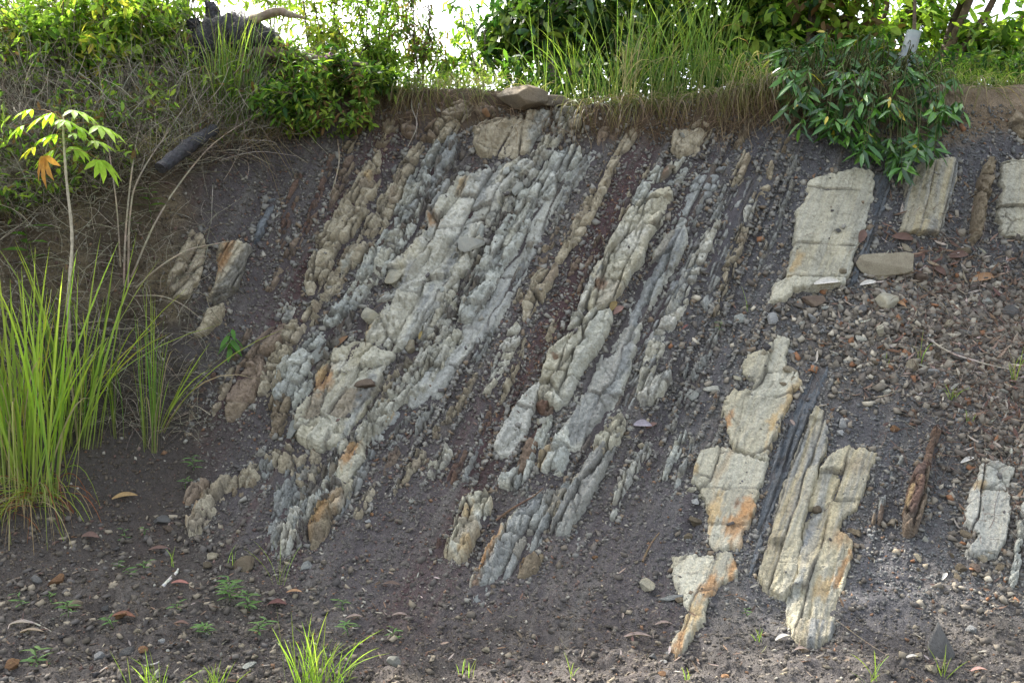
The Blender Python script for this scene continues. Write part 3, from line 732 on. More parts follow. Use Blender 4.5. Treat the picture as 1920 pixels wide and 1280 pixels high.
rock('rock_rib', [(1215,838,5),(1200,860,7),(1183,885,7),(1170,907,9),(1158,938,7),(1149,966,5),(1142,985,3)],
  'winding pale thin rib right of the streaked wedge', RIB, 'pale', h=.045, la=30, lc=18, edge=6)
rock('rock_rib', [(1284,812,9),(1269,840,8),(1256,870,8),(1244,897,5)],
  'bluish white short rib alone left of the cream shoulder slab', RIB, 'blue', h=.05, la=26, lc=16, edge=7)
rock('rock_ledge', [(868,935),(912,922),(925,940),(916,972),(900,985),(892,1010),(878,1052),(858,1060),(834,1045),(830,1036),(850,1000),(857,962)],
  'cream tooth-shaped block standing in the lower dark shale', LED, 'cream', h=.1, la=60, lc=44, edge=14, stains=[(876,962,10,OCHRE),(902,975,10,PAL['blue'][2]),(872,1040,10,OCHRE)], rim=(OCHRE, 6, .35))
rock('rock_ledge', [(985,940),(1008,928),(1035,922),(1062,908),(1086,902),(1076,938),(1048,965),(1030,985),(1012,1020),(1000,1042),(985,1068),(965,1094),(930,1100),(905,1130),(886,1145),(880,1098),(895,1068),(914,1028),(924,995),(948,965)],
  'blue-grey mudstone fan with an orange left edge beside the tooth', LED, 'slate', h=.06, la=60, lc=26, edge=14, strat=.014, pal2=[('cream', 1040, 1148, .9)], stains=[(925,1025,10,ORANGE,2.4),(905,1062,14,ORANGE,1.6),(890,1110,9,RUST,2.6),(958,965,9,PAL['cream'][0],2)])
rock('rock_ledge', [(1010,1048),(1030,1038),(1014,1072),(1010,1088),(985,1098),(968,1094),(972,1065),(988,1054)],
  'orange weathered corner block at the base of the grey fan', LED, 'soily', h=.06, la=50, lc=40, orange=1.0)
rock('rock_rib', [(1090,1000,8),(1078,1020,7),(1065,1040,4)], 'faint blue scrap right of the grey fan', RIB, 'slate', h=.03, la=40, lc=20)
# --- right hand slabs
rock('rock_slab', [(1516,340),(1545,335),(1600,320),(1632,320),(1640,345),(1634,385),(1622,425),(1612,455),(1600,485),(1592,518),(1580,544),(1545,546),(1505,547),(1484,550),(1468,572),(1442,571),(1450,536),(1470,527),(1480,490),(1487,440),(1490,400),(1508,380)],
  'tall cream slab cracked straight across, under the glossy shrub', SLB, 'cream', h=.10, la=105, lc=300, edge=10, jag=4, crack=.02, tilt=.006, strat=.004, round_=.006, warp=.25, pal2=[('blue', 1548, 1640, .35)], stains=[(1560,470,26,PAL['cream'][0]),(1490,500,9,OCHRE,2)])
rock('rock_slab', [(1634,330),(1660,328),(1668,350),(1652,400),(1636,440),(1622,495),(1606,532),(1588,546),(1596,515),(1606,480),(1618,450),(1630,420),(1640,380)],
  'dark blue side bed flush against the tall cream slab', SLB, 'dkblue', h=.05, la=120, lc=24, edge=10, strat=.01, crack=.008)
rock('rock_slab', [(1695,318),(1740,302),(1796,300),(1790,340),(1780,380),(1766,428),(1756,446),(1716,445),(1680,441),(1686,412),(1693,380),(1695,340)],
  'tan and orange striped slab hanging below the glossy shrub', SLB, 'streak', warp=.14, h=.08, la=160, lc=40, edge=10, jag=4, crack=.012, strat=.014, orange=.7, round_=.006)
rock('rock_rib', [(1858,296,4),(1849,330,9),(1839,370,11),(1831,410,10),(1825,452,8)],
  'thin ochre fin left of the frame-edge cream slab', RIB, 'soily', h=.09, la=60, lc=30, edge=9, orange=.5)
rock('rock_slab', [(1880,303),(1965,290),(1965,448),(1876,443),(1866,412),(1873,362),(1874,330)],
  'cream slab cut by the right frame edge, beside the ochre fin', SLB, 'cream', h=.09, la=90, lc=90, edge=10, jag=4, round_=.006, tilt=.006)
rock('rock_slab', [(1420,665),(1462,630),(1484,640),(1472,665),(1475,692),(1502,708),(1504,722),(1488,745),(1468,795),(1450,830),(1440,868),(1375,843),(1365,815),(1355,780),(1357,755),(1375,735),(1410,738),(1415,720),(1388,706),(1388,685),(1402,665)],
  'ragged cream shoulder slab with an orange right margin', SLB, 'cream', h=.07, la=110, lc=80, edge=9, jag=5, crack=.014, tilt=.006, strat=.005, round_=.005, stains=[(1482,750,13,OCHRE,3),(1462,810,13,OCHRE,2.4),(1363,800,8,ORANGE,2.6),(1450,790,10,OCHRE,2)])
rock('rock_slab', [(1345,838),(1375,845),(1440,870),(1430,905),(1420,940),(1418,965),(1395,1000),(1385,1030),(1340,1033),(1326,1010),(1330,960),(1320,930),(1296,905),(1303,872),(1315,850)],
  'cream slab with bright orange lower corner under the shoulder slab', SLB, 'cream', h=.065, la=90, lc=90, edge=9, jag=5, crack=.012, tilt=.006, round_=.005, orange=.35, stains=[(1402,955,15,ORANGE),(1375,985,18,ORANGE,1.3),(1385,945,9,RUST),(1340,960,14,OCHRE,2.2),(1300,890,10,OCHRE)])
rock('rock_slab', [(1530,690),(1556,685),(1546,722),(1522,780),(1503,820),(1486,870),(1466,920),(1447,962),(1432,1010),(1417,1078),(1404,1085),(1408,1040),(1420,985),(1426,945),(1440,900),(1452,850),(1470,810),(1492,750),(1512,722)],
  'long dark blue shale band between the cream slabs', SLB, 'dkblue', h=.022, la=140, lc=14, edge=9, jag=5, crack=.004, strat=.012)
rock('rock_slab', [(1260,1046),(1330,1036),(1372,1036),(1382,1060),(1385,1085),(1352,1100),(1332,1122),(1322,1160),(1296,1195),(1268,1226),(1258,1210),(1276,1180),(1290,1150),(1270,1112),(1258,1080)],
  'lowest cream slab ending in an orange point', SLB, 'cream', h=.05, la=70, lc=90, edge=9, jag=5, crack=.01, tilt=.005, round_=.004, strat=.004, stains=[(1330,1105,15,ORANGE,1.6),(1375,1070,12,ORANGE,1.6),(1300,1160,14,OCHRE,1.4),(1270,1205,10,ORANGE,1.6)])
rock('rock_slab', [(1530,766),(1548,775),(1552,812),(1550,845),(1538,880),(1525,930),(1508,985),(1502,1040),(1498,1095),(1470,1130),(1440,1120),(1418,1090),(1432,1050),(1446,1000),(1460,940),(1477,890),(1494,845),(1511,800)],
  'long narrow left plate of the big streaked slab pair', SLB, 'streak', warp=.14, h=.10, la=170, lc=60, edge=11, jag=4, crack=.014, strat=.007, round_=.006, orange=.15)
rock('rock_slab', [(1555,862),(1590,842),(1620,846),(1642,852),(1636,885),(1622,922),(1608,957),(1580,972),(1572,1000),(1600,1022),(1592,1060),(1582,1100),(1568,1150),(1560,1190),(1530,1211),(1500,1206),(1476,1176),(1470,1130),(1492,1095),(1498,1040),(1505,985),(1522,930),(1535,885)],
  'broad right plate of the streaked slab pair, rounded at its foot', SLB, 'streak', warp=.14, h=.075, la=150, lc=50, edge=11, jag=4, crack=.012, strat=.012, round_=.006, orange=.55, stains=[(1515,1010,8,PAL['dkblue'][2],5),(1490,1120,9,PAL['slate'][0],3),(1540,1110,18,OCHRE),(1575,1080,7,ORANGE,4)])
rock('rock_rib', [(1756,805,8),(1746,840,9),(1738,870,9)], 'upper rusty purple stub beside the leaf litter', RIB, 'red', h=.06, la=50, lc=20, edge=8)
rock('rock_rib', [(1726,885,10),(1716,930,17),(1710,970,16),(1703,1008,9)], 'rusty purple upright fin with a tan left cheek', RIB, 'red', h=.10, la=80, lc=22, edge=9, stains=[(1698,950,7,OCHRE,4)])
rock('rock_rib', [(1650,955,8),(1645,985,8)], 'tiny brown striped stub right of the streaked slabs', RIB, 'brown', h=.05, la=50, lc=10, edge=6)
rock('rock_slab', [(1840,870),(1870,865),(1902,880),(1890,920),(1895,960),(1886,1010),(1870,1050),(1816,1055),(1808,1040),(1830,1010),(1806,985),(1810,950),(1826,910)],
  'greenish grey slab standing near the lower right frame edge', SLB, 'pale', h=.075, la=100, lc=90, edge=10, jag=4, tilt=.005, round_=.005, stains=[(1838,915,12,OCHRE,.6)])
rock('rock_rib', [(1922,928,5),(1914,980,6),(1906,1050,8),(1899,1098,6)], 'thin pale rib at the right frame edge near the foot', RIB, 'blue', h=.04, la=40, lc=20, edge=6)
rock('rock_rib', [(1690,860,3),(1665,900,4),(1655,940,5),(1650,965,3)], 'threadlike grey rib right of the streaked slabs', RIB, 'slate', h=.02, la=30, lc=14, edge=5)
# --- left: sandstone showing through the soil
rock('rock_ledge', [(356,432),(378,438),(387,470),(374,520),(352,560),(322,562),(310,530),(330,490)],
  'soil-stained sandstone hump in the shaded left corner', LED, 'tan', h=.12, la=120, lc=60, edge=18)
rock('rock_ledge', [(408,462),(442,460),(472,470),(457,508),(442,548),(402,572),(388,560),(404,520)],
  'orange-sided sandstone hump right of the shaded corner hump', LED, 'tan', h=.12, la=100, lc=36, edge=14, stains=[(405,500,11,ORANGE,4)], pal2=[('dkblue', 375, 460, .6)])
rock('rock_ledge', [(385,590),(412,570),(434,562),(412,608),(385,632),(366,628)],
  'low grey-tan ledge below the orange-sided hump', LED, 'tan', h=.08, la=60, lc=40, edge=14)
rock('rock_ledge', [(482,418),(500,380),(524,368),(512,402),(492,452),(474,462)],
  'dark blue shale face beneath the hanging grass roots', LED, 'dkblue', h=.03, la=80, lc=40, soft=True)
rock('rock_ledge', [(-30,350),(28,308),(56,284),(50,322),(20,372),(-30,430)],
  'bare sandstone face at the left frame edge above the grass', LED, 'tan', h=.16, la=90, lc=60, edge=18)
rock('rock_ledge', [(1105,255),(1150,225),(1175,235),(1150,262),(1120,280)], 'low brown ledge of soil-covered blocks at the centre crest', LED, 'brown', h=.05, la=26, lc=24)
rock('rock_ledge', [(805,240),(850,195),(880,200),(900,215),(870,245),(850,262),(812,268)], 'dark cracked ledge left of the crest boulder', LED, 'tan', h=.07, la=26, lc=28)
rock('rock_ledge', [(1900,205),(1960,200),(1960,262),(1915,258),(1890,232)], 'weathered tan soil-capped ledge in the top right corner', LED, 'soily', h=.08, la=60, lc=60)

PAL['shaly'] = [C(122, 118, 110), C(106, 101, 96), C(150, 146, 134), C(90, 84, 80)]
# crumbling beds between the big ones, and the rocks that reach the crest
rock('rock_ledge', [(800,290),(860,262),(885,300),(835,345),(812,395),(775,440),(745,480),(712,520),(672,588),(640,640),(598,700),(575,690),(620,620),(668,560),(715,480),(760,400),(785,340)],
  'crumbling grey beds filling the gap left of the widest ledge', LED, 'shaly', h=.014, la=20, lc=12, edge=8, jag=9, tilt=.03, crack=.02)
rock('rock_ledge', [(985,315),(1010,320),(985,380),(955,440),(915,500),(885,560),(850,625),(800,690),(765,745),(740,760),(700,790),(690,770),(715,735),(760,665),(800,640),(830,590),(860,540),(895,480),(930,410),(958,352)],
  'crumbling grey beds filling the gap right of the widest ledge', LED, 'shaly', h=.014, la=18, lc=11, edge=8, jag=9, tilt=.03, crack=.02)
rock('rock_ledge', [(640,838),(690,810),(680,850),(650,900),(620,950),(585,1000),(565,1030),(548,1020),(560,960),(590,910),(610,870)],
  'crumbling grey beds between the lowest toe ribs', LED, 'shaly', h=.014, la=18, lc=11, edge=8, jag=8, tilt=.03, crack=.02)
rock('rock_ledge', [(1292,440),(1345,420),(1335,450),(1300,520),(1280,570),(1250,630),(1228,690),(1200,745),(1180,770),(1160,775),(1185,700),(1198,650),(1215,600),(1250,540),(1278,490)],
  'flaky grey beds right of the blue-grey tongue', LED, 'slate', h=.02, la=26, lc=9, edge=10, jag=10, crack=.012, soft=True)
rock('rock_ledge', [(1380,330),(1420,330),(1400,400),(1380,440),(1365,480),(1345,540),(1325,580),(1310,570),(1330,500),(1350,430),(1365,370)],
  'flaky grey beds left of the tapering beaded rib', LED, 'slate', h=.016, la=30, lc=9, edge=10, jag=10, crack=.012, soft=True)
rock('rock_ledge', [(1040,200),(1085,205),(1105,225),(1095,250),(1060,262),(1035,245)], 'stepped grey blocks right of the square tan ledge at the crest', LED, 'pale', h=.06, la=24, lc=18, edge=8, tilt=.03)
rock('rock_ledge', [(905,192),(935,200),(930,222),(900,226),(885,205)], 'dark stacked blocks touching the crest boulder on the left', LED, 'brown', h=.07, la=22, lc=22, edge=8, tilt=.03)
rock('rock_ledge', [(745,215),(800,205),(830,225),(820,262),(780,262),(750,250)], 'soil-covered rubble ledge above the tan knuckled rib', LED, 'brown', h=.05, la=22, lc=20, edge=9, tilt=.03)

rock('rock_ledge', [(485,850),(560,860),(600,880),(585,930),(560,990),(535,1050),(512,1045),(500,1010),(515,960),(520,920),(490,900)], 'broken grey beds under the knobbly tan ledge', LED, 'slate', h=.03, la=22, lc=12, edge=8, jag=8, crack=.03)
rock('rock_rib', [(690,800,7),(672,825,8),(655,850,7)], 'narrow grey rib beside the white and orange toe block', RIB, 'slate', h=.04, la=24, lc=12, edge=6)
rock('rock_rib', [(1000,905,6),(980,925,8),(965,945,6)], 'grey crumb rib behind the tooth-shaped block', RIB, 'slate', h=.03, la=18, lc=12, edge=6)
rock('rock_rib', [(470,620,6),(452,650,8),(440,672,5)], 'small brown rib directly above the green seedling', RIB, 'brown', h=.04, la=24, lc=14, edge=6)
rock('rock_rib', [(660,300,6),(645,335,9),(630,370,8),(618,400,6)], 'faint brown rib between the red streak and the upper block rib', RIB, 'brown', h=.035, la=22, lc=14, edge=6)
rock('rock_rib', [(1225,300,5),(1205,335,7),(1180,375,7),(1160,410,5)], 'thin tan rib between the long bead rib and big pale ridge', RIB, 'tan', h=.035, la=22, lc=14, edge=6)
rock('rock_rib', [(1330,650,5),(1305,700,7),(1282,750,7),(1262,800,5)], 'thin grey rib down the shale left of the shoulder slab', RIB, 'slate', h=.03, la=22, lc=12, edge=6)

for pts, lab in [([(738,228,9),(722,255,8),(712,278,6)], 'soil-stained rib head under the slender shrubs'), ([(1225,205,8),(1205,228,9),(1190,245,6)], 'soil-stained rib head above the long beaded rib'),
  ([(1330,196,9),(1318,215,9),(1300,232,6)], 'soil-stained rib head above the blocky tan ledge'), ([(1482,235,7),(1472,262,8),(1462,288,6)], 'soil-stained rib head left of the glossy shrub'),
  ([(680,225,7),(665,255,9),(650,285,6)], 'soil-stained rib head below the lilac flower'), ([(1140,198,7),(1125,218,8)], 'soil-stained knob under the reddish crest tuft'), ([(1405,232,7),(1392,262,8),(1380,285,5)], 'soil-stained rib head under the dry crest tuft')]:
    rock('rock_rib', pts, lab, RIB, 'soily', h=.05, la=24, lc=18, edge=7)

for pts, lab in [([(1128,440,4),(1112,475,6),(1096,515,5),(1082,552,4)], 'narrow brown stringer left of the upper big pale ridge'), ([(1062,560,4),(1045,600,6),(1028,640,4)], 'narrow tan stringer between the fat-headed block and lower pale ridge'),
  ([(985,640,4),(968,690,6),(950,735,5),(938,770,4)], 'narrow tan stringer right of the square stone'), ([(905,830,4),(890,865,6),(872,905,5)], 'narrow grey stringer above the tooth-shaped block'),
  ([(1020,330,4),(1000,375,6),(985,420,4)], 'narrow grey stringer over the mudstone skirt'), ([(1150,300,4),(1132,345,5),(1118,372,4)], 'narrow tan stringer beside the long beaded rib top'),
  ([(930,600,4),(912,640,6),(890,680,5)], 'narrow pale stringer at the edge of the mudstone skirt'), ([(840,700,4),(820,740,6),(800,780,5),(782,815,4)], 'narrow pale stringer below the mudstone skirt'),
  ([(700,850,4),(680,890,6),(655,935,5),(640,970,4)], 'narrow grey stringer right of the toe block'), ([(1300,830,4),(1282,880,5),(1262,930,4)], 'narrow bluish stringer left of the orange-cornered slab')]:
    rock('rock_rib', pts, lab, RIB, 'tan' if 'tan' in lab else ('brown' if 'brown' in lab else 'slate'), h=.05, la=20, lc=14, edge=6, jag=4)
# ------------------------------------------------------------------ loose stones
rng = np.random.RandomState(7)
def ico(sub):
    import bmesh
    bm = bmesh.new(); bmesh.ops.create_icosphere(bm, subdivisions=sub, radius=1)
    V = np.array([v.co[:] for v in bm.verts]); F = np.array([[v.index for v in f.verts] for f in bm.faces]); bm.free()
    return V, F
ICO4, ICO3, ICO2 = ico(5), ico(4), ico(3)
def stone_mesh(seed, pal, ico_=ICO3, cuts=20, flat=.6, long=1.35, rnd=.6, bed=0.):
    r = np.random.RandomState(seed)
    V, F = ico_; V = V.copy()
    for _ in range(cuts):
        n = r.normal(size=3) * ([1, 1, .35] if flat < .56 and _ % 3 else [1, 1, 1]); n /= np.linalg.norm(n); dd = r.uniform(.42, .72) if _ < 8 else r.uniform(.62, .88)
        q = V @ n; m = q > dd
        V[m] -= n * ((q[m] - dd) * (.97 - rnd * .1))[:, None]
    V *= np.array([long, 1.0, flat]) * r.uniform(.85, 1.15, 3)
    nn = V / np.linalg.norm(V, axis=1, keepdims=True)
    V += nn * (.05 * fbm(V[:, 0] * 2.5 + seed, V[:, 1] * 2.5, V[:, 2] * 2.5, 4, seed))[:, None]
    if bed: V += nn * (bed * fbm(V[:, 0] * 1.2 + seed, V[:, 1] * 1.2, V[:, 2] * 14, 3, seed))[:, None]
    A, B, D, E = PAL[pal]
    k = np.clip(.5 + fbm(V[:, 0] * 1.4 + seed, V[:, 1] * 1.4, V[:, 2] * 2.2, 4, seed + 3), 0, 1)[:, None]
    c = mix(A, B, k); k2 = np.clip(fbm(V[:, 0] * 3 + seed, V[:, 1] * 3, V[:, 2] * 3, 3, seed + 5) * 2 - .4, 0, 1)[:, None]
    c = mix(c, E, k2 * .6); c = mix(c, D, np.clip(fbm(V[:, 0] * 2, V[:, 1] * 2 + seed, V[:, 2] * 2, 3, seed + 8) * 2 - .6, 0, 1)[:, None])
    return np_mesh('stone', V, F, c, smooth_=ico_ is not ICO2)
PAL['crest'] = [C(136, 122, 100), C(118, 108, 92), C(150, 134, 106), C(96, 86, 72)]
PAL['orange'] = [C(150, 116, 82), C(134, 102, 74), C(176, 146, 100), C(120, 84, 58)]
PAL['white'] = [C(186, 184, 176), C(170, 170, 166), C(200, 198, 192), C(140, 140, 134)]
PAL['grey'] = [C(122, 120, 114), C(108, 106, 102), C(140, 138, 130), C(92, 88, 84)]
PAL['shale'] = [C(88, 84, 82), C(78, 76, 76), C(104, 100, 96), C(70, 66, 64)]
def lay(o, u, v, half_px, rot=None, tilt=.25, sink=.35, flat_z=.6, r=rng, upright=False):
    """put a unit stone on the surface, half_px wide in the picture"""
    N = SN(np.array([u]), np.array([v]))[0]
    s = half_px * PXM * depth(np.array([u]), np.array([v]))[0] / 5.5
    if upright: N = np.array([0, -.25, .97]) if upright is True else np.array(upright, float)
    z = Vector(N) + Vector(r.normal(size=3) * tilt); z.normalize()
    M = z.to_track_quat('Z', 'Y').to_matrix()
    M = M @ Matrix.Rotation(rot if rot is not None else r.uniform(0, 6.28), 3, 'Z')
    p = on(u, v, s * flat_z * (1 - sink * 2) * .9)
    o.matrix_world = Matrix.Translation(Vector(p)) @ M.to_4x4() @ Matrix.Diagonal((s / 1.2, s / 1.2, s / 1.2, 1))

def one_stone(u, v, hw, pal, label, name='stone', cat='stone', flat=.6, long=1.35, rot=None, cuts=14, rnd=.6, sink=.3, tilt=.2, bed=0., ico_=ICO4, group=None, upright=False):
    o = link(name, stone_mesh(int(u * 7 + v), pal, ico_, cuts, flat, long, rnd, bed), M_stone, label=label, category=cat, group=group)
    lay(o, u, v, hw, rot, tilt, sink, flat, np.random.RandomState(int(u + v * 3)), upright)
    return o
one_stone(982, 196, 52, 'crest', 'grey-brown weathered boulder with an orange left side sitting on the crest', 'boulder', 'boulder', flat=.68, long=1.3, rot=.05, cuts=22, sink=.22, tilt=.02, upright=True)
one_stone(1040, 192, 28, 'crest', 'low brown stone touching the right side of the crest boulder', 'boulder', 'boulder', flat=.45, rot=0, upright=True, cuts=20)
one_stone(1076, 242, 17, 'tan', 'round grey-tan cobble with a brown underside near the crest', flat=.9, long=1.0, rnd=.9)
one_stone(912, 223, 11, 'orange', 'small pinkish orange cobble left of the square tan ledge', flat=.8)
one_stone(740, 525, 23, 'cream', 'smooth cream boulder perched on the left edge of the widest ledge', 'boulder', 'boulder', flat=.7, long=1.2, rot=.1)
one_stone(725, 552, 13, 'pale', 'flat triangular pale stone below the perched cream boulder', flat=.35)
one_stone(697, 597, 25, 'cream', 'cream boulder with a brown underside wedged between two ledges', 'boulder', 'boulder', flat=.75, long=1.15, rot=-.5)
one_stone(771, 652, 18, 'tan', 'egg-shaped tan boulder standing over a dark hollow', 'boulder', 'boulder', flat=.9, long=1.1)
one_stone(884, 472, 24, 'pale', 'flat perched stone lying across the bluish ribs', flat=.28, long=1.5, rot=.2)
one_stone(973, 368, 17, 'blue', 'white angular plate leaning on the split block rib', flat=.5, long=1.3, rot=1.0)
one_stone(901, 437, 14, 'blue', 'upright bluish splinter stone above the flat perched stone', flat=.5, long=1.6, rot=1.2)
one_stone(553, 810, 17, 'blue', 'long blue-grey stone leaning against the cream ledge foot', flat=.4, long=2.1, rot=1.15)
one_stone(597, 668, 17, 'blue', 'angular bluish plate between the split rib and cream ledge', flat=.4, long=1.6, rot=.8)
one_stone(690, 733, 17, 'brown', 'dark brown mushroom-like stone on the cream ledge', flat=.5, long=1.6, rot=0)
one_stone(1008, 791, 14, 'cream', 'flat cream chip under the rust brown hollow', flat=.25, long=1.4, rot=.3)
one_stone(1020, 802, 10, 'pale', 'smaller flat chip touching the flat cream chip', flat=.25, long=1.4, rot=.5)
one_stone(773, 945, 8, 'pale', 'oval pale stone alone in the lower shale', flat=.5, long=1.5, rot=1.2)
one_stone(692, 982, 7, 'white', 'small white stone near the foot, by an orange chip', flat=.5)
one_stone(698, 969, 5, 'orange', 'orange chip touching the small white stone', flat=.6)
one_stone(1214, 1100, 21, 'cream', 'long cream stone with a pointed lower end on the dark scree', flat=.5, long=1.7, rot=-.6)
one_stone(1253, 1122, 14, 'slate', 'thin upright grey stone beside the pointed cream one', flat=.35, long=2.3, rot=1.45)
one_stone(1275, 1128, 12, 'soily', 'ochre lump left of the lowest cream slab', flat=.7)
one_stone(1117, 1046, 7, 'orange', 'orange pebble alone in the grey shale right of the fan', flat=.8)
one_stone(912, 1222, 10, 'tan', 'tan pebble at the bottom centre of the verge', flat=.8)
one_stone(738, 1265, 17, 'pale', 'rounded pale stone cut by the bottom frame edge', flat=.8, long=1.1)
one_stone(1768, 1226, 38, 'grey', 'upright purple-grey slab stone standing near the bottom frame edge', 'slab_stone', flat=.22, long=1.9, rot=1.45, cuts=18, upright=(.1, -.85, .5), tilt=.02, sink=-.4)
one_stone(1745, 1262, 16, 'tan', 'round tan cobble at the foot of the purple-grey slab stone', flat=.8, long=1.05)
one_stone(1823, 1180, 14, 'white', 'bright white angular stone lower right', flat=.8, long=1.1)
one_stone(1530, 961, 14, 'soily', 'ochre egg-shaped stone caught on the streaked slab pair', flat=.8, long=1.1)
one_stone(1604, 1003, 14, 'soily', 'elongated ochre stone right of the streaked slab pair', flat=.5, long=1.7, rot=-.3)
one_stone(1632, 1012, 6, 'white', 'small round white stone beside the elongated ochre one', flat=.8)
one_stone(1296, 921, 11, 'cream', 'cream pebble topmost beside the orange-cornered slab', flat=.7)
one_stone(1313, 928, 9, 'cream', 'paler pebble touching the topmost cream pebble', flat=.8)
one_stone(1303, 940, 9, 'white', 'white pebble below two cream pebbles by the orange-cornered slab', flat=.8)
one_stone(1302, 975, 18, 'soily', 'square ochre block left of the orange-cornered slab', flat=.7, long=1.05)
one_stone(1292, 1003, 12, 'soily', 'crumbling ochre lump under the square ochre block', flat=.7)
one_stone(1670, 503, 46, 'tan', 'long layered tan boulder on the terrace beside the tall slab', 'boulder', 'boulder', flat=.34, long=1.9, rot=.05, bed=.06, sink=.15)
one_stone(1727, 523, 18, 'brown', 'round brown boulder right of the layered one', 'boulder', 'boulder', flat=.8, long=1.05)
one_stone(1660, 578, 27, 'cream', 'loaf-shaped cream stone on the terrace with an orange end', flat=.55, long=1.7, rot=.15)
one_stone(1528, 565, 24, 'brown', 'rounded brown boulder under the foot of the tall slab', 'boulder', 'boulder', flat=.7)
one_stone(1614, 588, 15, 'grey', 'grey upright block left of the loaf-shaped cream stone', flat=.7, long=1.1)
one_stone(1683, 546, 12, 'pale', 'pyramid-shaped pale stone above the loaf-shaped one', flat=.8, long=1.0)
one_stone(1390, 592, 17, 'blue', 'flat bluish white stone left of the scree', flat=.3, long=1.5, rot=.1)
one_stone(1448, 601, 13, 'white', 'angular white stone between bluish flat stone and scree', flat=.7)
one_stone(1545, 583, 8, 'blue', 'small round bluish stone in front of the brown boulder', flat=.8)
one_stone(1524, 596, 11, 'white', 'whitish stone left of the small round bluish one', flat=.6)
one_stone(1648, 632, 15, 'cream', 'cream cone-shaped stone in the middle of the scree', flat=.9, long=1.0)
one_stone(1480, 655, 13, 'white', 'white broken stone on the head of the shoulder slab', flat=.45, long=1.5, rot=-.6)
one_stone(1482, 697, 14, 'tan', 'grey-tan cobble in the notch of the shoulder slab', flat=.8)
one_stone(1382, 714, 9, 'cream', 'cream cobble on the left edge of the shoulder slab', flat=.7)
one_stone(1337, 727, 16, 'pale', 'flat grey-tan block left of the shoulder slab', flat=.5, long=1.3, rot=0)
one_stone(1302, 736, 14, 'blue', 'bluish leaning chip left of the flat grey-tan block', flat=.4, long=1.9, rot=.9)
one_stone(1581, 797, 13, 'white', 'bright white chip pointing down, right of the dark blue band', flat=.6)
one_stone(1576, 812, 9, 'white', 'square white chip just below the bright pointed one', flat=.8)
one_stone(1678, 806, 10, 'orange', 'orange angular chip in the scree below the terrace', flat=.5)
one_stone(1708, 690, 16, 'tan', 'tan cobble beside the yellow grass sprout on the terrace', flat=.8)
one_stone(1750, 695, 10, 'white', 'pale cone-shaped cobble right of the yellow sprout', flat=.9)
one_stone(1850, 565, 17, 'blue', 'bluish oval stone near the leaf heap at right', flat=.45, long=1.5, rot=.6)
one_stone(1890, 585, 20, 'grey', 'grey block at the right end of the terrace', flat=.7)
one_stone(1793, 668, 15, 'grey', 'bluish grey block behind the pale stick on the terrace', flat=.7)
one_stone(1815, 1007, 14, 'soily', 'ochre stone leaning under the greenish slab', flat=.5, long=1.6, rot=-1.0)
one_stone(1800, 1068, 17, 'soily', 'ochre stone heading the pile below the greenish slab', flat=.5, long=1.4)
one_stone(1828, 1070, 14, 'brown', 'darker brown stone in the pile below the greenish slab', flat=.6)
one_stone(1872, 1070, 12, 'soily', 'ochre chip at the right end of the pile below the slab', flat=.5)
one_stone(302, 980, 19, 'grey', 'grey-brown oblong stone standing at the left foot', flat=.5, long=1.7, rot=.6)
one_stone(318, 998, 13, 'brown', 'brown stone leaning on the grey-brown oblong one', flat=.5, long=1.4, rot=-1.0)
one_stone(456, 1062, 25, 'soily', 'half-buried ochre boulder at the foot of the bank', 'boulder', 'boulder', flat=.5, rot=0)
one_stone(388, 1066, 14, 'soily', 'buried ochre stone left of the half-buried boulder', flat=.5)
one_stone(400, 1045, 15, 'tan', 'grey-tan stone behind the two ochre ones', flat=.5)
one_stone(575, 1062, 16, 'slate', 'blue-grey stone with an orange spot at the rib foot', flat=.5, long=1.8, rot=.9)
one_stone(107, 1098, 17, 'orange', 'orange-brown stone on the verge under the big grass', flat=.8)
one_stone(70, 1094, 15, 'grey', 'grey stone left of the orange-brown verge stone', flat=.6)
one_stone(140, 1142, 20, 'soily', 'tan oval stone on the verge, half in soil', flat=.5)
one_stone(257, 1190, 13, 'tan', 'round tan cobble on the verge', flat=.9, long=1.1)
one_stone(186, 1226, 18, 'white', 'pale angular stone at lower left of the verge', flat=.5, long=1.3, rot=.1)
one_stone(240, 1228, 20, 'grey', 'greenish grey stone between pale stone and orange stone', flat=.6, long=1.3)
one_stone(270, 1227, 13, 'orange', 'orange-brown wedge stone right of the greenish grey one', flat=.6)
one_stone(303, 1209, 11, 'white', 'light grey chip on the verge above the fallen twig', flat=.5)
one_stone(22, 1250, 20, 'orange', 'ochre stone in the bottom left corner', flat=.7)
one_stone(112, 1250, 7, 'white', 'little white pebble near the bottom left corner', flat=.8)
one_stone(198, 1140, 9, 'grey', 'smooth grey pebble right of the tan oval stone', flat=.7)
one_stone(180, 1268, 10, 'shale', 'dark grey pebble beside the bottom frame edge', flat=.7)
one_stone(225, 1165, 12, 'orange', 'reddish stone behind the round tan cobble', flat=.5, long=1.6)
one_stone(468, 1262, 16, 'blue', 'grey stone between two bright tufts at the bottom', flat=.6)
one_stone(510, 1167, 10, 'grey', 'grey stone on the verge beside the small white twig', flat=.6)
one_stone(1240, 1272, 12, 'orange', 'orange stone at the bottom edge right of centre', flat=.6)
one_stone(1362, 1266, 12, 'orange', 'orange-topped stone on the bottom edge under the slabs', flat=.6)
one_stone(1590, 1235, 9, 'brown', 'brown pebble near the bottom, left of the upright slab stone', flat=.7)
one_stone(1225, 1228, 9, 'grey', 'rounded grey pebble below the curled pale leaf', flat=.8)
one_stone(1243, 1236, 10, 'white', 'whitish pebble right of the rounded grey one', flat=.7)

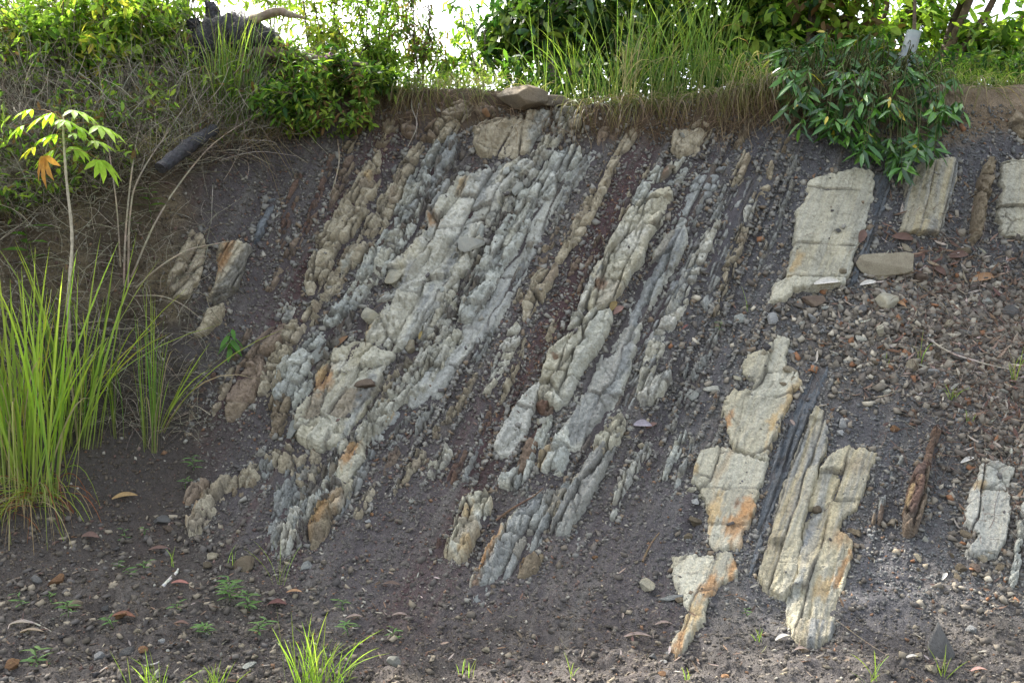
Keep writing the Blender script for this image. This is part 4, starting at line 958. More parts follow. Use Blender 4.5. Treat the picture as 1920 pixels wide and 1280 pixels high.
# repeats: a few kinds, copied
KIT = [(p, stone_mesh(900 + i * 11 + j, p, ICO2, 12, fl, lg), fl) for i, p in enumerate(['pale', 'grey', 'tan', 'shale', 'blue', 'soily']) for j, (fl, lg) in enumerate([(.6, 1.2), (.4, 1.5), (.75, 1.1)])]
firsts = {}
def scatter(n, area, pals, size, label, group, cat='stone', seed=1, name='stone'):
    r = np.random.RandomState(seed); k = 0
    kit = [q for q in KIT if q[0] in pals]
    while k < n:
        u, v = area(r)
        if not (0 < u < 1925 and 150 < v < 1285): continue
        p, me, fl = kit[r.randint(len(kit))]
        o = bpy.data.objects.new(name, me)
        if not me.materials: me.materials.append(M_stone)
        COL.objects.link(o)
        o['label'] = label; o['category'] = cat; o['group'] = group
        lay(o, u, v, size[0] + (size[1] - size[0]) * r.rand() ** 2.2, None, .35, .3, fl, r)
        k += 1
def gauss(cu, cv, su, sv_): return lambda r: (cu + su * r.normal(), cv + sv_ * r.normal())
def along(pts, w):
    pts = np.array(pts, float)
    def f(r):
        i = r.randint(len(pts) - 1); t = r.rand(); q = pts[i] * (1 - t) + pts[i + 1] * t
        return q[0] + w * r.normal(), q[1] + w * r.normal()
    return f
scatter(60, gauss(1740, 600, 130, 70), ['grey', 'tan', 'shale', 'pale', 'soily'], (4, 15), 'rough brown-grey stone in the scree of the terrace at right', 'scree stones on the terrace', seed=3)
scatter(24, gauss(1560, 640, 80, 50), ['pale', 'grey', 'tan'], (5, 12), 'pale rough stone in the scree above the shoulder slab', 'scree stones above the shoulder slab', seed=4)
scatter(10, gauss(1820, 1060, 45, 22), ['soily', 'tan'], (6, 12), 'ochre chip in the pile below the greenish grey slab', 'ochre chips below the slab', seed=5)
scatter(10, gauss(1760, 950, 80, 90), ['pale', 'soily', 'grey'], (4, 9), 'small chip on the lower right slope around the rusty fin', 'chips around the rusty fin', seed=6)
scatter(20, along([(985, 300), (960, 345), (925, 320), (880, 300)], 16), ['pale', 'blue'], (5, 12), 'angular pale stone in the rubble above the middle ledges', 'rubble above the middle ledges', seed=7)
scatter(16, along([(870, 520), (850, 590), (800, 650), (760, 730)], 14), ['pale', 'blue'], (4, 10), 'small block lying loose between the bluish ribs', 'loose blocks between the bluish ribs', seed=8)
scatter(10, gauss(660, 625, 30, 14), ['blue', 'slate', 'pale'], (4, 9), 'pebble in the gravel pocket left of the wedged boulder', 'pebbles in the gravel pocket', seed=9)
scatter(10, gauss(1180, 815, 24, 20), ['pale', 'cream', 'tan'], (5, 11), 'rounded pale stone heaped beside the white blocky knob', 'stones heaped beside the white knob', seed=10)
scatter(7, gauss(1068, 760, 9, 6), ['pale'], (4, 8), 'little pale stone on the hollow of the big pale ridge', 'stones in the ridge hollow', seed=11)
scatter(40, lambda r: (r.uniform(0, 640), 1280 - 180 * r.rand() ** 1.5), ['grey', 'tan', 'pale', 'shale'], (5, 13), 'dull pebble strewn on the verge at left', 'pebbles on the left verge', seed=12)
scatter(8, lambda r: (r.uniform(700, 1300), r.uniform(1150, 1275)), ['grey', 'shale', 'tan'], (4, 8), 'small pebble on the verge at the bottom centre', 'pebbles on the centre verge', seed=13)
scatter(12, lambda r: (r.uniform(1350, 1920), r.uniform(1110, 1275)), ['grey', 'shale', 'tan', 'pale'], (4, 9), 'pebble on the slope below the streaked slabs', 'pebbles below the streaked slabs', seed=14)
scatter(8, along([(1265, 255), (1300, 300), (1250, 340)], 22), ['pale', 'tan'], (5, 10), 'loose stone around the blocky ledges at centre crest', 'stones at the centre crest', seed=15)

# gravel: shale chips and crumbs over the whole face and verge
def gravel(name, n, area, size, colf, label, seed, squash=.55, box=False):
    r = np.random.RandomState(seed)
    u, v = area(r, n); 
    keep = (u > -300) & (u < 2220) & (v > crest_v(u) + 6) & (v < 1335); u, v = u[keep], v[keep]; n = len(u)
    N = SN(u, v); dep = depth(u, v)
    s = (size[0] + (size[1] - size[0]) * r.rand(n) ** 4.2) * PXM * dep / 5.5
    P = on(u, v, s * .25)
    base = np.array([[1, 0, 0], [-1, 0, 0], [0, 1, 0], [0, -1, 0], [0, 0, 1], [0, 0, -1], ], float)
    f = np.array([[0, 2, 4], [2, 1, 4], [1, 3, 4], [3, 0, 4], [2, 0, 5], [1, 2, 5], [3, 1, 5], [0, 3, 5]])
    if box:      # blocky fragments with flat broken faces
        base = np.array([[x, y, z] for z in (-1, 1) for x, y in ((-1, -1), (1, -1), (1, 1), (-1, 1))], float) * .72
        f = np.array([[0, 3, 2], [0, 2, 1], [4, 5, 6], [4, 6, 7], [0, 1, 5], [0, 5, 4], [1, 2, 6], [1, 6, 5], [2, 3, 7], [2, 7, 6], [3, 0, 4], [3, 4, 7]])
    K = len(base)
    T = np.repeat(base[None], n, 0) * (1 + .35 * r.uniform(-1, 1, (n, K, 1)))
    T += .25 * r.uniform(-1, 1, (n, K, 3))
    T *= np.stack([1 + .5 * r.rand(n), .6 + .4 * r.rand(n), squash * (.5 + r.rand(n))], 1)[:, None]
    z = N + .5 * r.normal(size=(n, 3)); z /= np.linalg.norm(z, axis=1, keepdims=True)
    x = np.cross(z, r.normal(size=(n, 3))); x /= np.linalg.norm(x, axis=1, keepdims=True); y = np.cross(z, x)
    W = P[:, None] + s[:, None, None] * (T[..., 0:1] * x[:, None] + T[..., 1:2] * y[:, None] + T[..., 2:3] * z[:, None])
    F = (f[None] + K * np.arange(n)[:, None, None]).reshape(-1, 3)
    cols = np.repeat(colf(u, v, r)[:, None], K, 1).reshape(-1, 3)
    return link(name, np_mesh(name, W.reshape(-1, 3), F, cols, smooth_=False), M_chip, label=label, category='gravel', kind='stuff')
def near_rock(u, v, rad=14):
    s = np.zeros(len(u))
    for a in range(8):
        iu = np.clip(((u + rad * math.cos(a * .785) - HU0) / HS).astype(int), 0, HNU - 1); iv = np.clip(((v + rad * math.sin(a * .785) - HV0) / HS).astype(int), 0, HNV - 1)
        s += ROCKMASK[iu, iv]
    return s / 8
def on_rock(u, v):
    iu = np.clip(((u - HU0) / HS).astype(int), 0, HNU - 1); iv = np.clip(((v - HV0) / HS).astype(int), 0, HNV - 1)
    return ROCKMASK[iu, iv]
def shale_area(r, n):
    u = r.uniform(-290, 2210, n); v = r.uniform(200, 1330, n)
    k = ~on_rock(u, v) | (r.rand(n) < .003)
    k &= (r.rand(n) < .6 + .4 * smooth(350, 450, u))
    return u[k], v[k]
def shale_col(u, v, r):
    n = len(u); c = mix(C(98, 93, 85), C(100, 100, 97), (smooth(1100, 1400, u))[:, None])
    c = mix(c, C(88, 79, 67), np.maximum(smooth(400, 300, u), smooth(1100, 1200, v) * .7)[:, None])
    k = near_rock(u, v); c = mix(c, C(140, 136, 124), (np.clip(k * 1.6, 0, 1) * (r.rand(n) < .5) * .8)[:, None])
    c = mix(c, C(150, 144, 130), ((r.rand(n) < .05) * .9)[:, None]); c = mix(c, C(120, 90, 66), ((r.rand(n) < .04) * .8)[:, None])
    c = mix(c, C(100, 76, 68), ((r.rand(n) < .12) * .7 * smooth(1300, 1000, u))[:, None])
    return c * r.uniform(.7, 1.3, (n, 1))
gravel('gravel', 155000, shale_area, (1.2, 5.0), shale_col, 'fine dark shale chips covering the cut between the rock ribs', 21)
def scree_area(r, n):
    u = np.concatenate([1750 + 190 * r.normal(size=n), 1880 + 80 * r.normal(size=n // 2)]); v = np.concatenate([620 + 75 * r.normal(size=n), 850 + 160 * r.normal(size=n // 2)])
    k = ~on_rock(u, v); return u[k], v[k]
def scree_col(u, v, r):
    n = len(u); c = mix(C(100, 93, 83), C(134, 126, 111), r.rand(n, 1)); c = mix(c, C(88, 82, 74), (r.rand(n, 1) < .35) * 1.); c = mix(c, C(160, 152, 134), (r.rand(n, 1) < .07) * 1.)
    c = mix(c, C(128, 92, 66), (r.rand(n, 1) < .03) * 1.)
    return c * r.uniform(.75, 1.3, (n, 1))
gravel('scree_gravel', 8500, scree_area, (1.0, 8.5), scree_col, 'brown-grey broken rubble spread over the terrace at right', 22, .5, True)
def rib_area(r, n):
    u = r.uniform(350, 1920, n); v = r.uniform(240, 1230, n); k = near_rock(u, v, 11) > .2; k &= ~on_rock(u, v) | (r.rand(n) < .008); return u[k], v[k]
def rib_col(u, v, r):
    n = len(u); c = mix(C(136, 132, 120), C(112, 110, 104), r.rand(n, 1)); c = mix(c, C(120, 106, 88), (r.rand(n, 1) < .2) * 1.)
    c = mix(c, C(90, 86, 82), (r.rand(n, 1) < .3) * 1.)
    return c * r.uniform(.75, 1.2, (n, 1))
gravel('bed_crumbs', 42000, lambda r, n: (lambda u, v: (lambda k: (u[k], v[k]))((thin_beds(u, v)[0] > .25) & ~on_rock(u, v)))(r.uniform(420, 1480, n * 6), r.uniform(230, 1120, n * 6)),
  (1.6, 5.0), rib_col, 'crumbs of thin hard beds standing in lines across the shale', 26, .6, True)
gravel('rib_rubble', 52000, rib_area, (1.8, 6.5), rib_col, 'pale crumbs of broken rock gathered along the ribs', 23, .6, True)
def verge_area(r, n):
    u = r.uniform(-290, 2210, n); v = 1330 - 360 * r.rand(n) ** 1.9; k = ~on_rock(u, v) & (r.rand(n) < .3 + .7 * smooth(750, 500, u)); return u[k], v[k]
def verge_col(u, v, r):
    n = len(u); c = mix(C(100, 92, 80), C(84, 80, 76), r.rand(n, 1)); c = mix(c, C(132, 122, 104), (r.rand(n, 1) < .15) * 1.)
    return c * r.uniform(.7, 1.3, (n, 1))
gravel('verge_gravel', 17000, verge_area, (1.2, 8), verge_col, 'earthy gravel scattered over the verge at the foot', 24, .6, True)
# ------------------------------------------------------------------ plants
def unit(a): return a / (np.linalg.norm(a, axis=-1, keepdims=True) + 1e-9)
class MB:
    def __init__(s): s.V, s.F3, s.F4, s.C, s.n = [], [], [], [], 0
    def add(s, V, F, C_):
        F = np.asarray(F) + s.n
        (s.F3 if F.shape[1] == 3 else s.F4).append(F)
        s.V.append(V); s.n += len(V)
        C_ = np.asarray(C_, float)
        s.C.append(np.repeat(C_[None], len(V), 0) if C_.ndim == 1 else C_)
    def tube(s, pts, rad, col, k=5, noise=0., seed=0):
        pts = np.asarray(pts, float); m = len(pts); rad = np.broadcast_to(np.asarray(rad, float), (m,))
        t = unit(np.gradient(pts, axis=0)); a = np.array([.31, .52, .8]); x = unit(np.cross(t, a)); y = np.cross(t, x)
        an = np.arange(k) * 2 * math.pi / k
        rr = rad[:, None] * np.ones(k)
        if noise:
            L = np.arange(m)[:, None] * .45
            rr = rr * (1 + noise * fbm(np.cos(an)[None] * 1.6 + 0 * L, np.sin(an)[None] * 1.6 + seed + 0 * L, L + 0 * an[None], 4, seed))
        V = pts[:, None] + rr[..., None] * (np.cos(an)[None, :, None] * x[:, None] + np.sin(an)[None, :, None] * y[:, None])
        i = np.arange(m - 1)[:, None] * k; j = np.arange(k)[None]; j2 = (j + 1) % k
        F = np.stack([i + j, i + j2, i + k + j2, i + k + j], -1).reshape(-1, 4)
        V = V.reshape(-1, 3)
        c = np.asarray(col, float)
        if c.ndim == 2: c = np.repeat(c, k, 0)
        s.add(V, F, c)
        # end caps
        s.add(np.concatenate([V[:k], V[-k:], pts[:1], pts[-1:]]),
              np.array([[(q + 1) % k, q, 2 * k] for q in range(k)] + [[k + q, k + (q + 1) % k, 2 * k + 1] for q in range(k)]), c if c.ndim == 1 else c[0])
    def leaves(s, P, D, N, L, W, col, fold=.25, curl=.15):
        n = len(P); D = unit(D); X = unit(np.cross(D, N)); N = unit(np.cross(X, D))
        L = np.broadcast_to(L, (n,))[:, None]; W = np.broadcast_to(W, (n,))[:, None]
        def at_(t, w, up): return P + D * (L * t) + X * (W * w) + N * (W * up) - N * (L * curl * t * t)
        V = np.stack([at_(0, 0, 0), at_(.3, .8, fold), at_(.3, -.8, fold), at_(.33, 0, 0), at_(.68, .75, fold), at_(.68, -.75, fold), at_(.68, 0, 0), at_(1, 0, 0)], 1)
        f3 = np.array([[0, 3, 1], [0, 2, 3], [6, 7, 4], [6, 5, 7]]); f4 = np.array([[3, 6, 4, 1], [2, 5, 6, 3]])
        o = 8 * np.arange(n)[:, None, None]
        c = np.repeat(np.broadcast_to(col, (n, 3))[:, None], 8, 1)
        s.F4.append((f4[None] + o).reshape(-1, 4) + s.n)
        s.add(V.reshape(-1, 3), (f3[None] + o).reshape(-1, 3), c.reshape(-1, 3))
    def blades(s, B, D, L, W, bend, droop, c0, c1, c2, seg=7):
        """B base, D start direction, bend: sideways vector, droop: share that falls at the tip; colours base / mid / tip"""
        n = len(B); D = unit(D); t = np.linspace(0, 1, seg + 1)[None, :, None]
        L = np.broadcast_to(L, (n,))[:, None, None]; W = np.broadcast_to(W, (n,))[:, None, None]; droop = np.broadcast_to(droop, (n,))[:, None, None]
        p = B[:, None] + D[:, None] * L * t + bend[:, None] * L * t ** 2 + np.array([0, 0, -1.]) * L * droop * t ** 3
        tan = unit(np.gradient(p, axis=1)); side = unit(np.cross(tan, unit(np.random.RandomState(n).normal(size=(n, 3)))[:, None]))
        w = W * (.35 + .9 * t) * (1 - t ** 2.5) + W * .03
        V = np.stack([p - side * w, p + side * w], 2)       # n, seg+1, 2, 3
        c = np.where(t < .35, c0[:, None] + (c1 - c0)[:, None] * (t / .35), c1[:, None] + (c2 - c1)[:, None] * (np.clip((t - .35) / .65, 0, 1) ** 2))
        c = np.repeat(c[:, :, None], 2, 2)
        i = np.arange(seg) * 2
        f = np.stack([i, i + 1, i + 3, i + 2], -1)
        s.add(V.reshape(-1, 3), (f[None] + (2 * (seg + 1) * np.arange(n))[:, None, None]).reshape(-1, 4), c.reshape(-1, 3))
    def mesh(s, name): return np_mesh(name, np.concatenate(s.V), [np.concatenate(f) for f in (s.F3, s.F4) if f], np.concatenate(s.C))
def px(Y): return HW / 960 * Y     # metres per photo pixel at distance Y
def jit(c, n, r, a=.2, b=.08):
    c = np.broadcast_to(np.asarray(c, float), (n, 3)) * (1 + a * r.uniform(-1, 1, (n, 1))) * (1 + b * r.uniform(-1, 1, (n, 3)))
    return np.clip(c, 0, 1)
def pick(cols, n, r, w=None):
    cols = np.array(cols); return cols[r.choice(len(cols), n, p=w)]
def curve(pts, n=12):
    """smooth line through points"""
    p = np.asarray(pts, float); m = len(p); t = np.linspace(0, m - 1, n); i = np.clip(t.astype(int), 0, m - 2); f = (t - i)[:, None]
    g = np.gradient(p, axis=0); a, b, ga, gb = p[i], p[i + 1], g[i], g[i + 1]
    return (2 * f ** 3 - 3 * f ** 2 + 1) * a + (f ** 3 - 2 * f ** 2 + f) * ga + (-2 * f ** 3 + 3 * f ** 2) * b + (f ** 3 - f ** 2) * gb

YG = C(130, 148, 60); MG = C(84, 112, 44); DG = C(44, 72, 34); LG = C(150, 172, 74); OLV = C(98, 108, 56); YEL = C(170, 165, 70); BRN = C(110, 86, 56)
STRAW = C(162, 148, 114); REDST = C(138, 84, 58); GRYST = C(128, 116, 102)

def tuft(u, v, hpx, spread, n, label, cat='grass tuft', name='grass_tuft', group=None, cols=None, w=.0032, lean=(0, 0), dead=.1, seed=0, fan=.28, droop=.12, base_px=14, lift=0, Y=None, dry_base=.5, outward=0.):
    r = np.random.RandomState(seed or int(u * 3 + v))
    b = on(u, v) if Y is None else at(np.array([u]), np.array([v]), np.array([Y]))[0]
    s = px(b[1])
    org = tuple(b)
    B = b + np.stack([r.normal(size=n) * base_px * s, r.normal(size=n) * base_px * s * .5, np.zeros(n) - .01], 1)
    az = r.uniform(0, 6.28, n); tl = np.abs(r.normal(size=n)) * fan
    D = np.stack([np.cos(az) * tl + lean[0] + (B[:, 0] - b[0]) * 1.1, np.sin(az) * tl * .7 - outward, np.ones(n)], 1)
    L = hpx * s * (1 - .55 * r.rand(n) ** 1.3)
    bend = np.stack([np.cos(az), np.sin(az) * .6, 0 * az], 1) * (r.rand(n) ** 2 * spread)[:, None] + np.array([lean[0], lean[1], 0]) * .4
    cols = cols or [LG, YG, MG]
    c1 = jit(pick(cols, n, r), n, r); c0 = mix(c1, STRAW[None] * .7, dry_base); c2 = mix(c1, YEL[None], r.rand(n, 1) * .6)
    dd = r.rand(n) < dead
    c1[dd] = jit(STRAW, dd.sum(), r); c2[dd] = jit(REDST if r.rand() < .5 else STRAW, dd.sum(), r); c0[dd] = c1[dd]
    m = MB(); m.blades(B, D, L, w * (.7 + .6 * r.rand(n)), bend, droop * r.rand(n) * 2 + dd * .35, c0, c1, c2)
    return link(name, m.mesh(name), M_blade, origin=org, label=label, category=cat, group=group)

def plant(name, label, cat, base, tips, vols, ncl, nl, L, W, cols, seed, mat=None, r0=.014, stem_col=GRYST, clr=.12, droop=.3, leafang=.9, stemname='stem', leafname='foliage', group=None, wander=.12, fold=.25, colw=None, twig=.0022, tmin=.35, low=None):
    """base, tips: world points; vols: (centre, radii) ellipsoids holding leaf clusters"""
    r = np.random.RandomState(seed); base = np.asarray(base, float)
    root = empty(name, tuple(base), label=label, category=cat, group=group)
    st = MB(); nodes = []
    for tp in tips:
        tp = np.asarray(tp, float); k = 7
        t = np.linspace(0, 1, k)[:, None]
        p = base + r.normal(size=3) * [.03, .03, 0] + (tp - base) * t + np.cumsum(r.normal(size=(k, 3)) * wander * np.linalg.norm(tp - base) / k, 0) * [1, 1, .4]
        p[0, 2] = base[2] - .03
        p = curve(p, 16); rad = np.linspace(r0, r0 * .3, 16)
        st.tube(p, rad, jit(stem_col, 1, r)[0], 7)
        nodes.append(p[int(16 * tmin):])
    nodes = np.concatenate(nodes)
    lf = MB()
    for i in range(ncl):
        c, rr = vols[r.randint(len(vols))]
        d = unit(r.normal(size=3)); q = np.asarray(c) + d * np.asarray(rr) * r.rand() ** .45
        if low is not None and q[2] < low(q[0], q[1]): q[2] = low(q[0], q[1]) + .05 * r.rand()
        j = np.argmin(np.linalg.norm(nodes - q, axis=1) + .25 * r.rand(len(nodes))); a = nodes[j]
        mid = (a + q) / 2 + r.normal(size=3) * .06 * np.linalg.norm(q - a) + np.array([0, 0, .08 * np.linalg.norm(q - a)])
        tw = curve([a, mid, q], 7)
        st.tube(tw, np.linspace(twig * 1.6, twig * .6, 7), jit(stem_col, 1, r)[0], 3)
        m = max(2, int(nl * (.6 + .8 * r.rand())))
        ax = unit(q - mid)
        s = r.rand(m) ** .8
        P = q + ax * ((s - .6) * clr * 1.6)[:, None] + r.normal(size=(m, 3)) * clr * .16
        D = unit(ax[None] * .5 + r.normal(size=(m, 3)) * leafang + np.array([0, 0, -droop]))
        N = unit(np.array([0, -.15, 1.]) + r.normal(size=(m, 3)) * .45)
        sh = r.rand() * .35 - .17
        cc = jit(pick(cols, m, r, colw), m, r, .22, .08) * (1 + sh)
        LL = L * (.65 + .6 * r.rand(m))
        lf.leaves(P, D, N, LL, W / L * LL * .5, cc, fold)
    child(stemname, st.mesh(stemname), M_bark, root)
    child(leafname, lf.mesh(leafname), mat or M_leaf, root)
    return root
def W3(u, v, Y): return at(np.array([u], float), np.array([v], float), np.array([Y], float))[0]
def topp(u, dy):
    """a point on the plateau dy behind the crest"""
    cv = float(crest_v(u)); p = S(np.array([u]), np.array([cv]))[0]; return np.array([p[0], p[1] + dy, p[2] + .03 * min(dy / .3, 1) + .03 * min(dy, 3)])
def vol(u, v, Y, ru, rv, ry):
    return (W3(u, v, Y), (ru * px(Y), ry, rv * px(Y)))

# --- shrubs of the left slope, thin stems and small yellow-green leaves
for i, (u, v, tips, vs, ncl, lab, cc) in enumerate([
    (40, 150, [(30, -10), (70, -20), (10, 20)], [(50, 60, 70, 40), (80, 90, 70, 50)], 75, 'sunlit yellow-green shrub in the top left corner', [YG, LG, YEL, MG]),
    (120, 190, [(110, -60), (150, -90), (90, -30), (170, 0)], [(120, 20, 90, 80), (140, 90, 70, 60)], 120, 'leafy thin-stemmed shrub second from the top left corner', [YG, MG, LG]),
    (190, 210, [(200, -80), (230, -60), (170, -40), (250, 10)], [(210, 30, 80, 90), (215, 120, 70, 60)], 130, 'broad-leaved shrub above the cassava plant', [YG, MG, LG, YEL]),
    (280, 180, [(290, -80), (320, -50), (260, -60), (340, 20)], [(290, 40, 80, 80), (300, 100, 60, 50)], 110, 'green shrub just left of the charred stump', [MG, YG, LG]),
    (350, 120, [(350, -90), (390, -80)], [(360, -30, 80, 50)], 45, 'sparse shrub rising behind the charred stump', [YG, LG])]):
    b = on(u, v); Y = b[1]
    plant('shrub', lab, 'shrub', b, [W3(a, b2, Y + .15 + .1 * j) for j, (a, b2) in enumerate(tips)], [vol(a, b2, Y + .25, c, d, .35) for a, b2, c, d in vs],
          ncl, 13, .075, .034, cc, 300 + i, r0=.008, clr=.13, stem_col=C(120, 108, 84), group='shrubs on the left slope')
# a low dark shrub over the lip
plant('leafy_shrub', 'low dark green shrub with pointed leaves over the lip right of the tall tuft', 'shrub', on(570, 150), [W3(520, 110, 6.35), W3(590, 90, 6.4), W3(640, 120, 6.45), W3(560, 180, 6.1), W3(690, 150, 6.4)],
      [vol(570, 150, 6.35, 70, 45, .25), vol(640, 140, 6.45, 60, 35, .25), vol(535, 190, 6.15, 55, 35, .15), vol(700, 150, 6.45, 60, 22, .15)], 150, 11, .07, .026, [MG, DG, MG, YG], 321, r0=.006, clr=.09, stem_col=C(90, 80, 60))
# slender shrubs against the sky, centre left
for i, (u, tips, vs, ncl, lab, cc, L) in enumerate([
    (600, [(590, -120), (560, -60), (630, -100), (615, -20)], [(590, 0, 70, 110), (620, 90, 50, 50)], 190, 'slender many-stemmed shrub against the sky left of the lilac flower', [YG, LG, YEL], .06),
    (690, [(680, -120), (720, -90), (660, -60), (740, -20)], [(690, 10, 70, 110), (700, 110, 70, 40)], 230, 'slender shrub right of the lilac flower with fine yellow-green leaves', [YG, LG, MG], .06),
    (780, [(770, -110), (800, -100), (820, -40)], [(770, 0, 55, 110), (780, 100, 70, 60), (790, -240, 150, 150), (700, -260, 150, 150)], 300, 'slender shrub with brown seed heads beside the sky gap', [YG, MG, BRN], .06),  # last two leaf volumes sit above the view, added to block the sun
    (470, [(470, -110), (510, -120), (540, -60)], [(500, -20, 70, 60)], 100, 'thin shrub whose twigs cross the sky above the pale dead branch', [YG, LG], .06)]):
    b = topp(u, .35 + .1 * i); Y = b[1]
    plant('slender_shrub', lab, 'shrub', b, [W3(a, b2, Y + .1 * j) for j, (a, b2) in enumerate(tips)], [vol(a, b2, Y + .1, c, d, .3) for a, b2, c, d in vs],
          ncl, 11, L, .02, cc, 340 + i, r0=.007, clr=.1, stem_col=C(96, 84, 66), group='slender shrubs along the crest')
# bushes and trees behind the crest
plant('drooping_bush', 'pale green bush with narrow drooping leaves in the sky gap', 'bush', topp(900, .9), [W3(870, 20, 7.6), W3(930, 40, 7.6), W3(880, 90, 7.5)],
      [vol(880, 60, 7.6, 60, 70, .3), vol(930, 110, 7.6, 60, 40, .3), vol(850, 120, 7.5, 40, 25, .2)], 62, 11, .095, .03, [MG, YG, LG, DG], 360, r0=.012, clr=.14, droop=.6)
plant('broad_leaved_bush', 'dense dark green broad-leaved bush behind the crest grasses', 'bush', topp(1060, 1.0), [W3(960, -60, 7.7), W3(1040, -150, 7.8), W3(1120, -120, 7.9), W3(1180, -60, 7.8), W3(1000, 60, 7.6)],
      [vol(1050, -60, 7.8, 140, 140, .6), vol(1000, -300, 7.9, 220, 140, .6), vol(1060, 60, 7.7, 120, 80, .5), vol(1150, 70, 7.8, 110, 90, .5), vol(980, 50, 7.6, 70, 50, .3)], 500, 13, .12, .05, [DG, MG, DG, MG, YG], 361, r0=.03, clr=.17, droop=.5, mat=M_gloss)  # second leaf volume is unseen above the frame, added to shade the foreground
TREES = [
    (1290, 1.3, 'bushy tree with round leaves behind the tallest crest grass', [(1260, -150), (1330, -200), (1300, -60), (1230, -60)], [(1290, -120, 130, 140, .7), (1280, 20, 110, 90, .6), (1330, 90, 80, 50, .4)], 250, [MG, DG, YG], .03),
    (1440, 1.1, 'thin-trunked leafy tree left of the glossy overhanging shrub', [(1420, -200), (1480, -160), (1400, -60), (1500, -20)], [(1430, -130, 130, 140, .7), (1430, 20, 110, 80, .6), (1440, 100, 90, 45, .4)], 250, [MG, DG, LG, YG], .035),
    (1580, .9, 'tree with hanging withered leaves behind the glossy shrub', [(1550, -200), (1600, -220), (1640, -100), (1520, -60)], [(1570, -150, 130, 130, .7), (1570, 0, 100, 70, .5), (1600, 90, 80, 40, .4)], 190, [MG, LG, YG, BRN], .03),
    (1700, 1.5, 'tree with red-brown trunks behind the plastic tube', [(1690, -220), (1740, -180), (1790, -120), (1660, -80)], [(1720, -160, 130, 130, .7), (1720, 10, 80, 60, .5), (1790, 100, 60, 40, .4)], 150, [MG, YG, LG, LG], .03),
    (1880, 1.2, 'open tree with a bare grey trunk near the right frame edge', [(1890, -220), (1940, -120), (1860, -100), (1990, -40)], [(1890, -160, 120, 130, .7), (1960, 20, 60, 100, .5), (1840, 70, 60, 40, .4), (1900, 110, 30, 20, .3)], 105, [YG, MG, LG], .045)]
for i, (u, dy, lab, tips, vs, ncl, cc, r0) in enumerate(TREES):
    b = topp(u, dy); Y = b[1]
    plant('tree', lab, 'tree', b, [W3(a, b2, Y + .15 * j) for j, (a, b2) in enumerate(tips)], [vol(a, b2, Y + .1, c, d, e) for a, b2, c, d, e in vs],
          ncl, 13, .115, .055, cc, 400 + i, r0=r0, clr=.18, stemname='trunk', leafname='crown', stem_col=C(84, 70, 58), group='trees behind the crest', droop=.5)
# unseen trees: right ones continue the wood, left ones added to shade the verge
for i, (u, dy, vs) in enumerate([(2250, 1.2, (2250, -40, 220, 240)), (-420, .8, (-420, -80, 180, 110)), (2700, 1.6, (2700, -20, 260, 240)), (-900, 1.2, (-900, -60, 260, 160))]):
    b = topp(u, dy); Y = b[1]
    plant('tree', ['leafy tree beyond the right frame edge', 'unseen low bushy tree added beyond the left frame edge for shade', 'second leafy tree far beyond the right frame edge', 'second unseen bushy tree added far beyond the left frame edge for shade'][i], 'tree', b,
          [W3(u - 80, vs[1] - 100, Y), W3(u + 60, vs[1] - 120, Y), W3(u, vs[1], Y + .3)], [vol(vs[0], vs[1], Y + .1, vs[2], vs[3], .9)], 260, 13, .13, .06, [MG, DG, YG], 420 + i, r0=.04, clr=.22, stemname='trunk', leafname='crown', stem_col=C(84, 70, 58))

# undergrowth that closes the view under the bushes
def undergrowth(name, n, u0, u1, d0, d1, h, L, cols, label, seed):
    r = np.random.RandomState(seed); m = MB()
    u = r.uniform(u0, u1, n); dy = r.uniform(d0, d1, n)
    cv = crest_v(u); p = S(u, cv); P = np.stack([p[:, 0], p[:, 1] + dy, p[:, 2] + .03 + .03 * dy + h * (.35 + .65 * (.5 + .5 * fbm(u / 60, dy * 3, None, 3, seed))) * r.rand(n)], 1)
    D = unit(r.normal(size=(n, 3)) + [0, 0, .3]); N = unit(r.normal(size=(n, 3)) * .6 + [0, -.3, 1])
    LL = L * (.6 + .8 * r.rand(n)); m.leaves(P, D, N, LL, LL * .17, jit(pick(cols, n, r), n, r), .25)
    return link(name, m.mesh(name), M_leaf, label=label, category='undergrowth', kind='stuff')
undergrowth('undergrowth', 11000, 940, 2300, .25, 1.6, .42, .07, [MG, DG, OLV, MG], 'low leafy undergrowth behind the crest grasses and right trees', 71)
undergrowth('left_undergrowth', 3500, 330, 940, .3, 1.4, .30, .05, [YG, MG, OLV, LG], 'low sunlit undergrowth along the crest left of the boulder', 72)
def slope_leaves(name, n, label, seed):
    r = np.random.RandomState(seed); u = r.uniform(-280, 700, n); v = crest_v(u) + 300 * r.rand(n) ** 1.5 * np.interp(u, [0, 400, 700], [1.3, .6, .25])
    k = fbm(u / 50, v / 50, None, 3, seed) > -.15; u, v = u[k], v[k]; n = len(u); P = on(u, v, 0) + SN(u, v) * (r.rand(n) * .28)[:, None]
    m = MB(); LL = .05 * (.6 + .8 * r.rand(n)); m.leaves(P, unit(r.normal(size=(n, 3)) + [0, -.3, -.2]), unit(r.normal(size=(n, 3)) * .5 + [0, -.3, 1]), LL, LL * .2, jit(pick([YG, MG, MG, OLV, BRN, LG], n, r), n, r), .25)
    return link(name, m.mesh(name), M_leaf, label=label, category='undergrowth', kind='stuff')
slope_leaves('slope_foliage', 17000, 'small leaves of creeping growth over the upper left slope', 73)

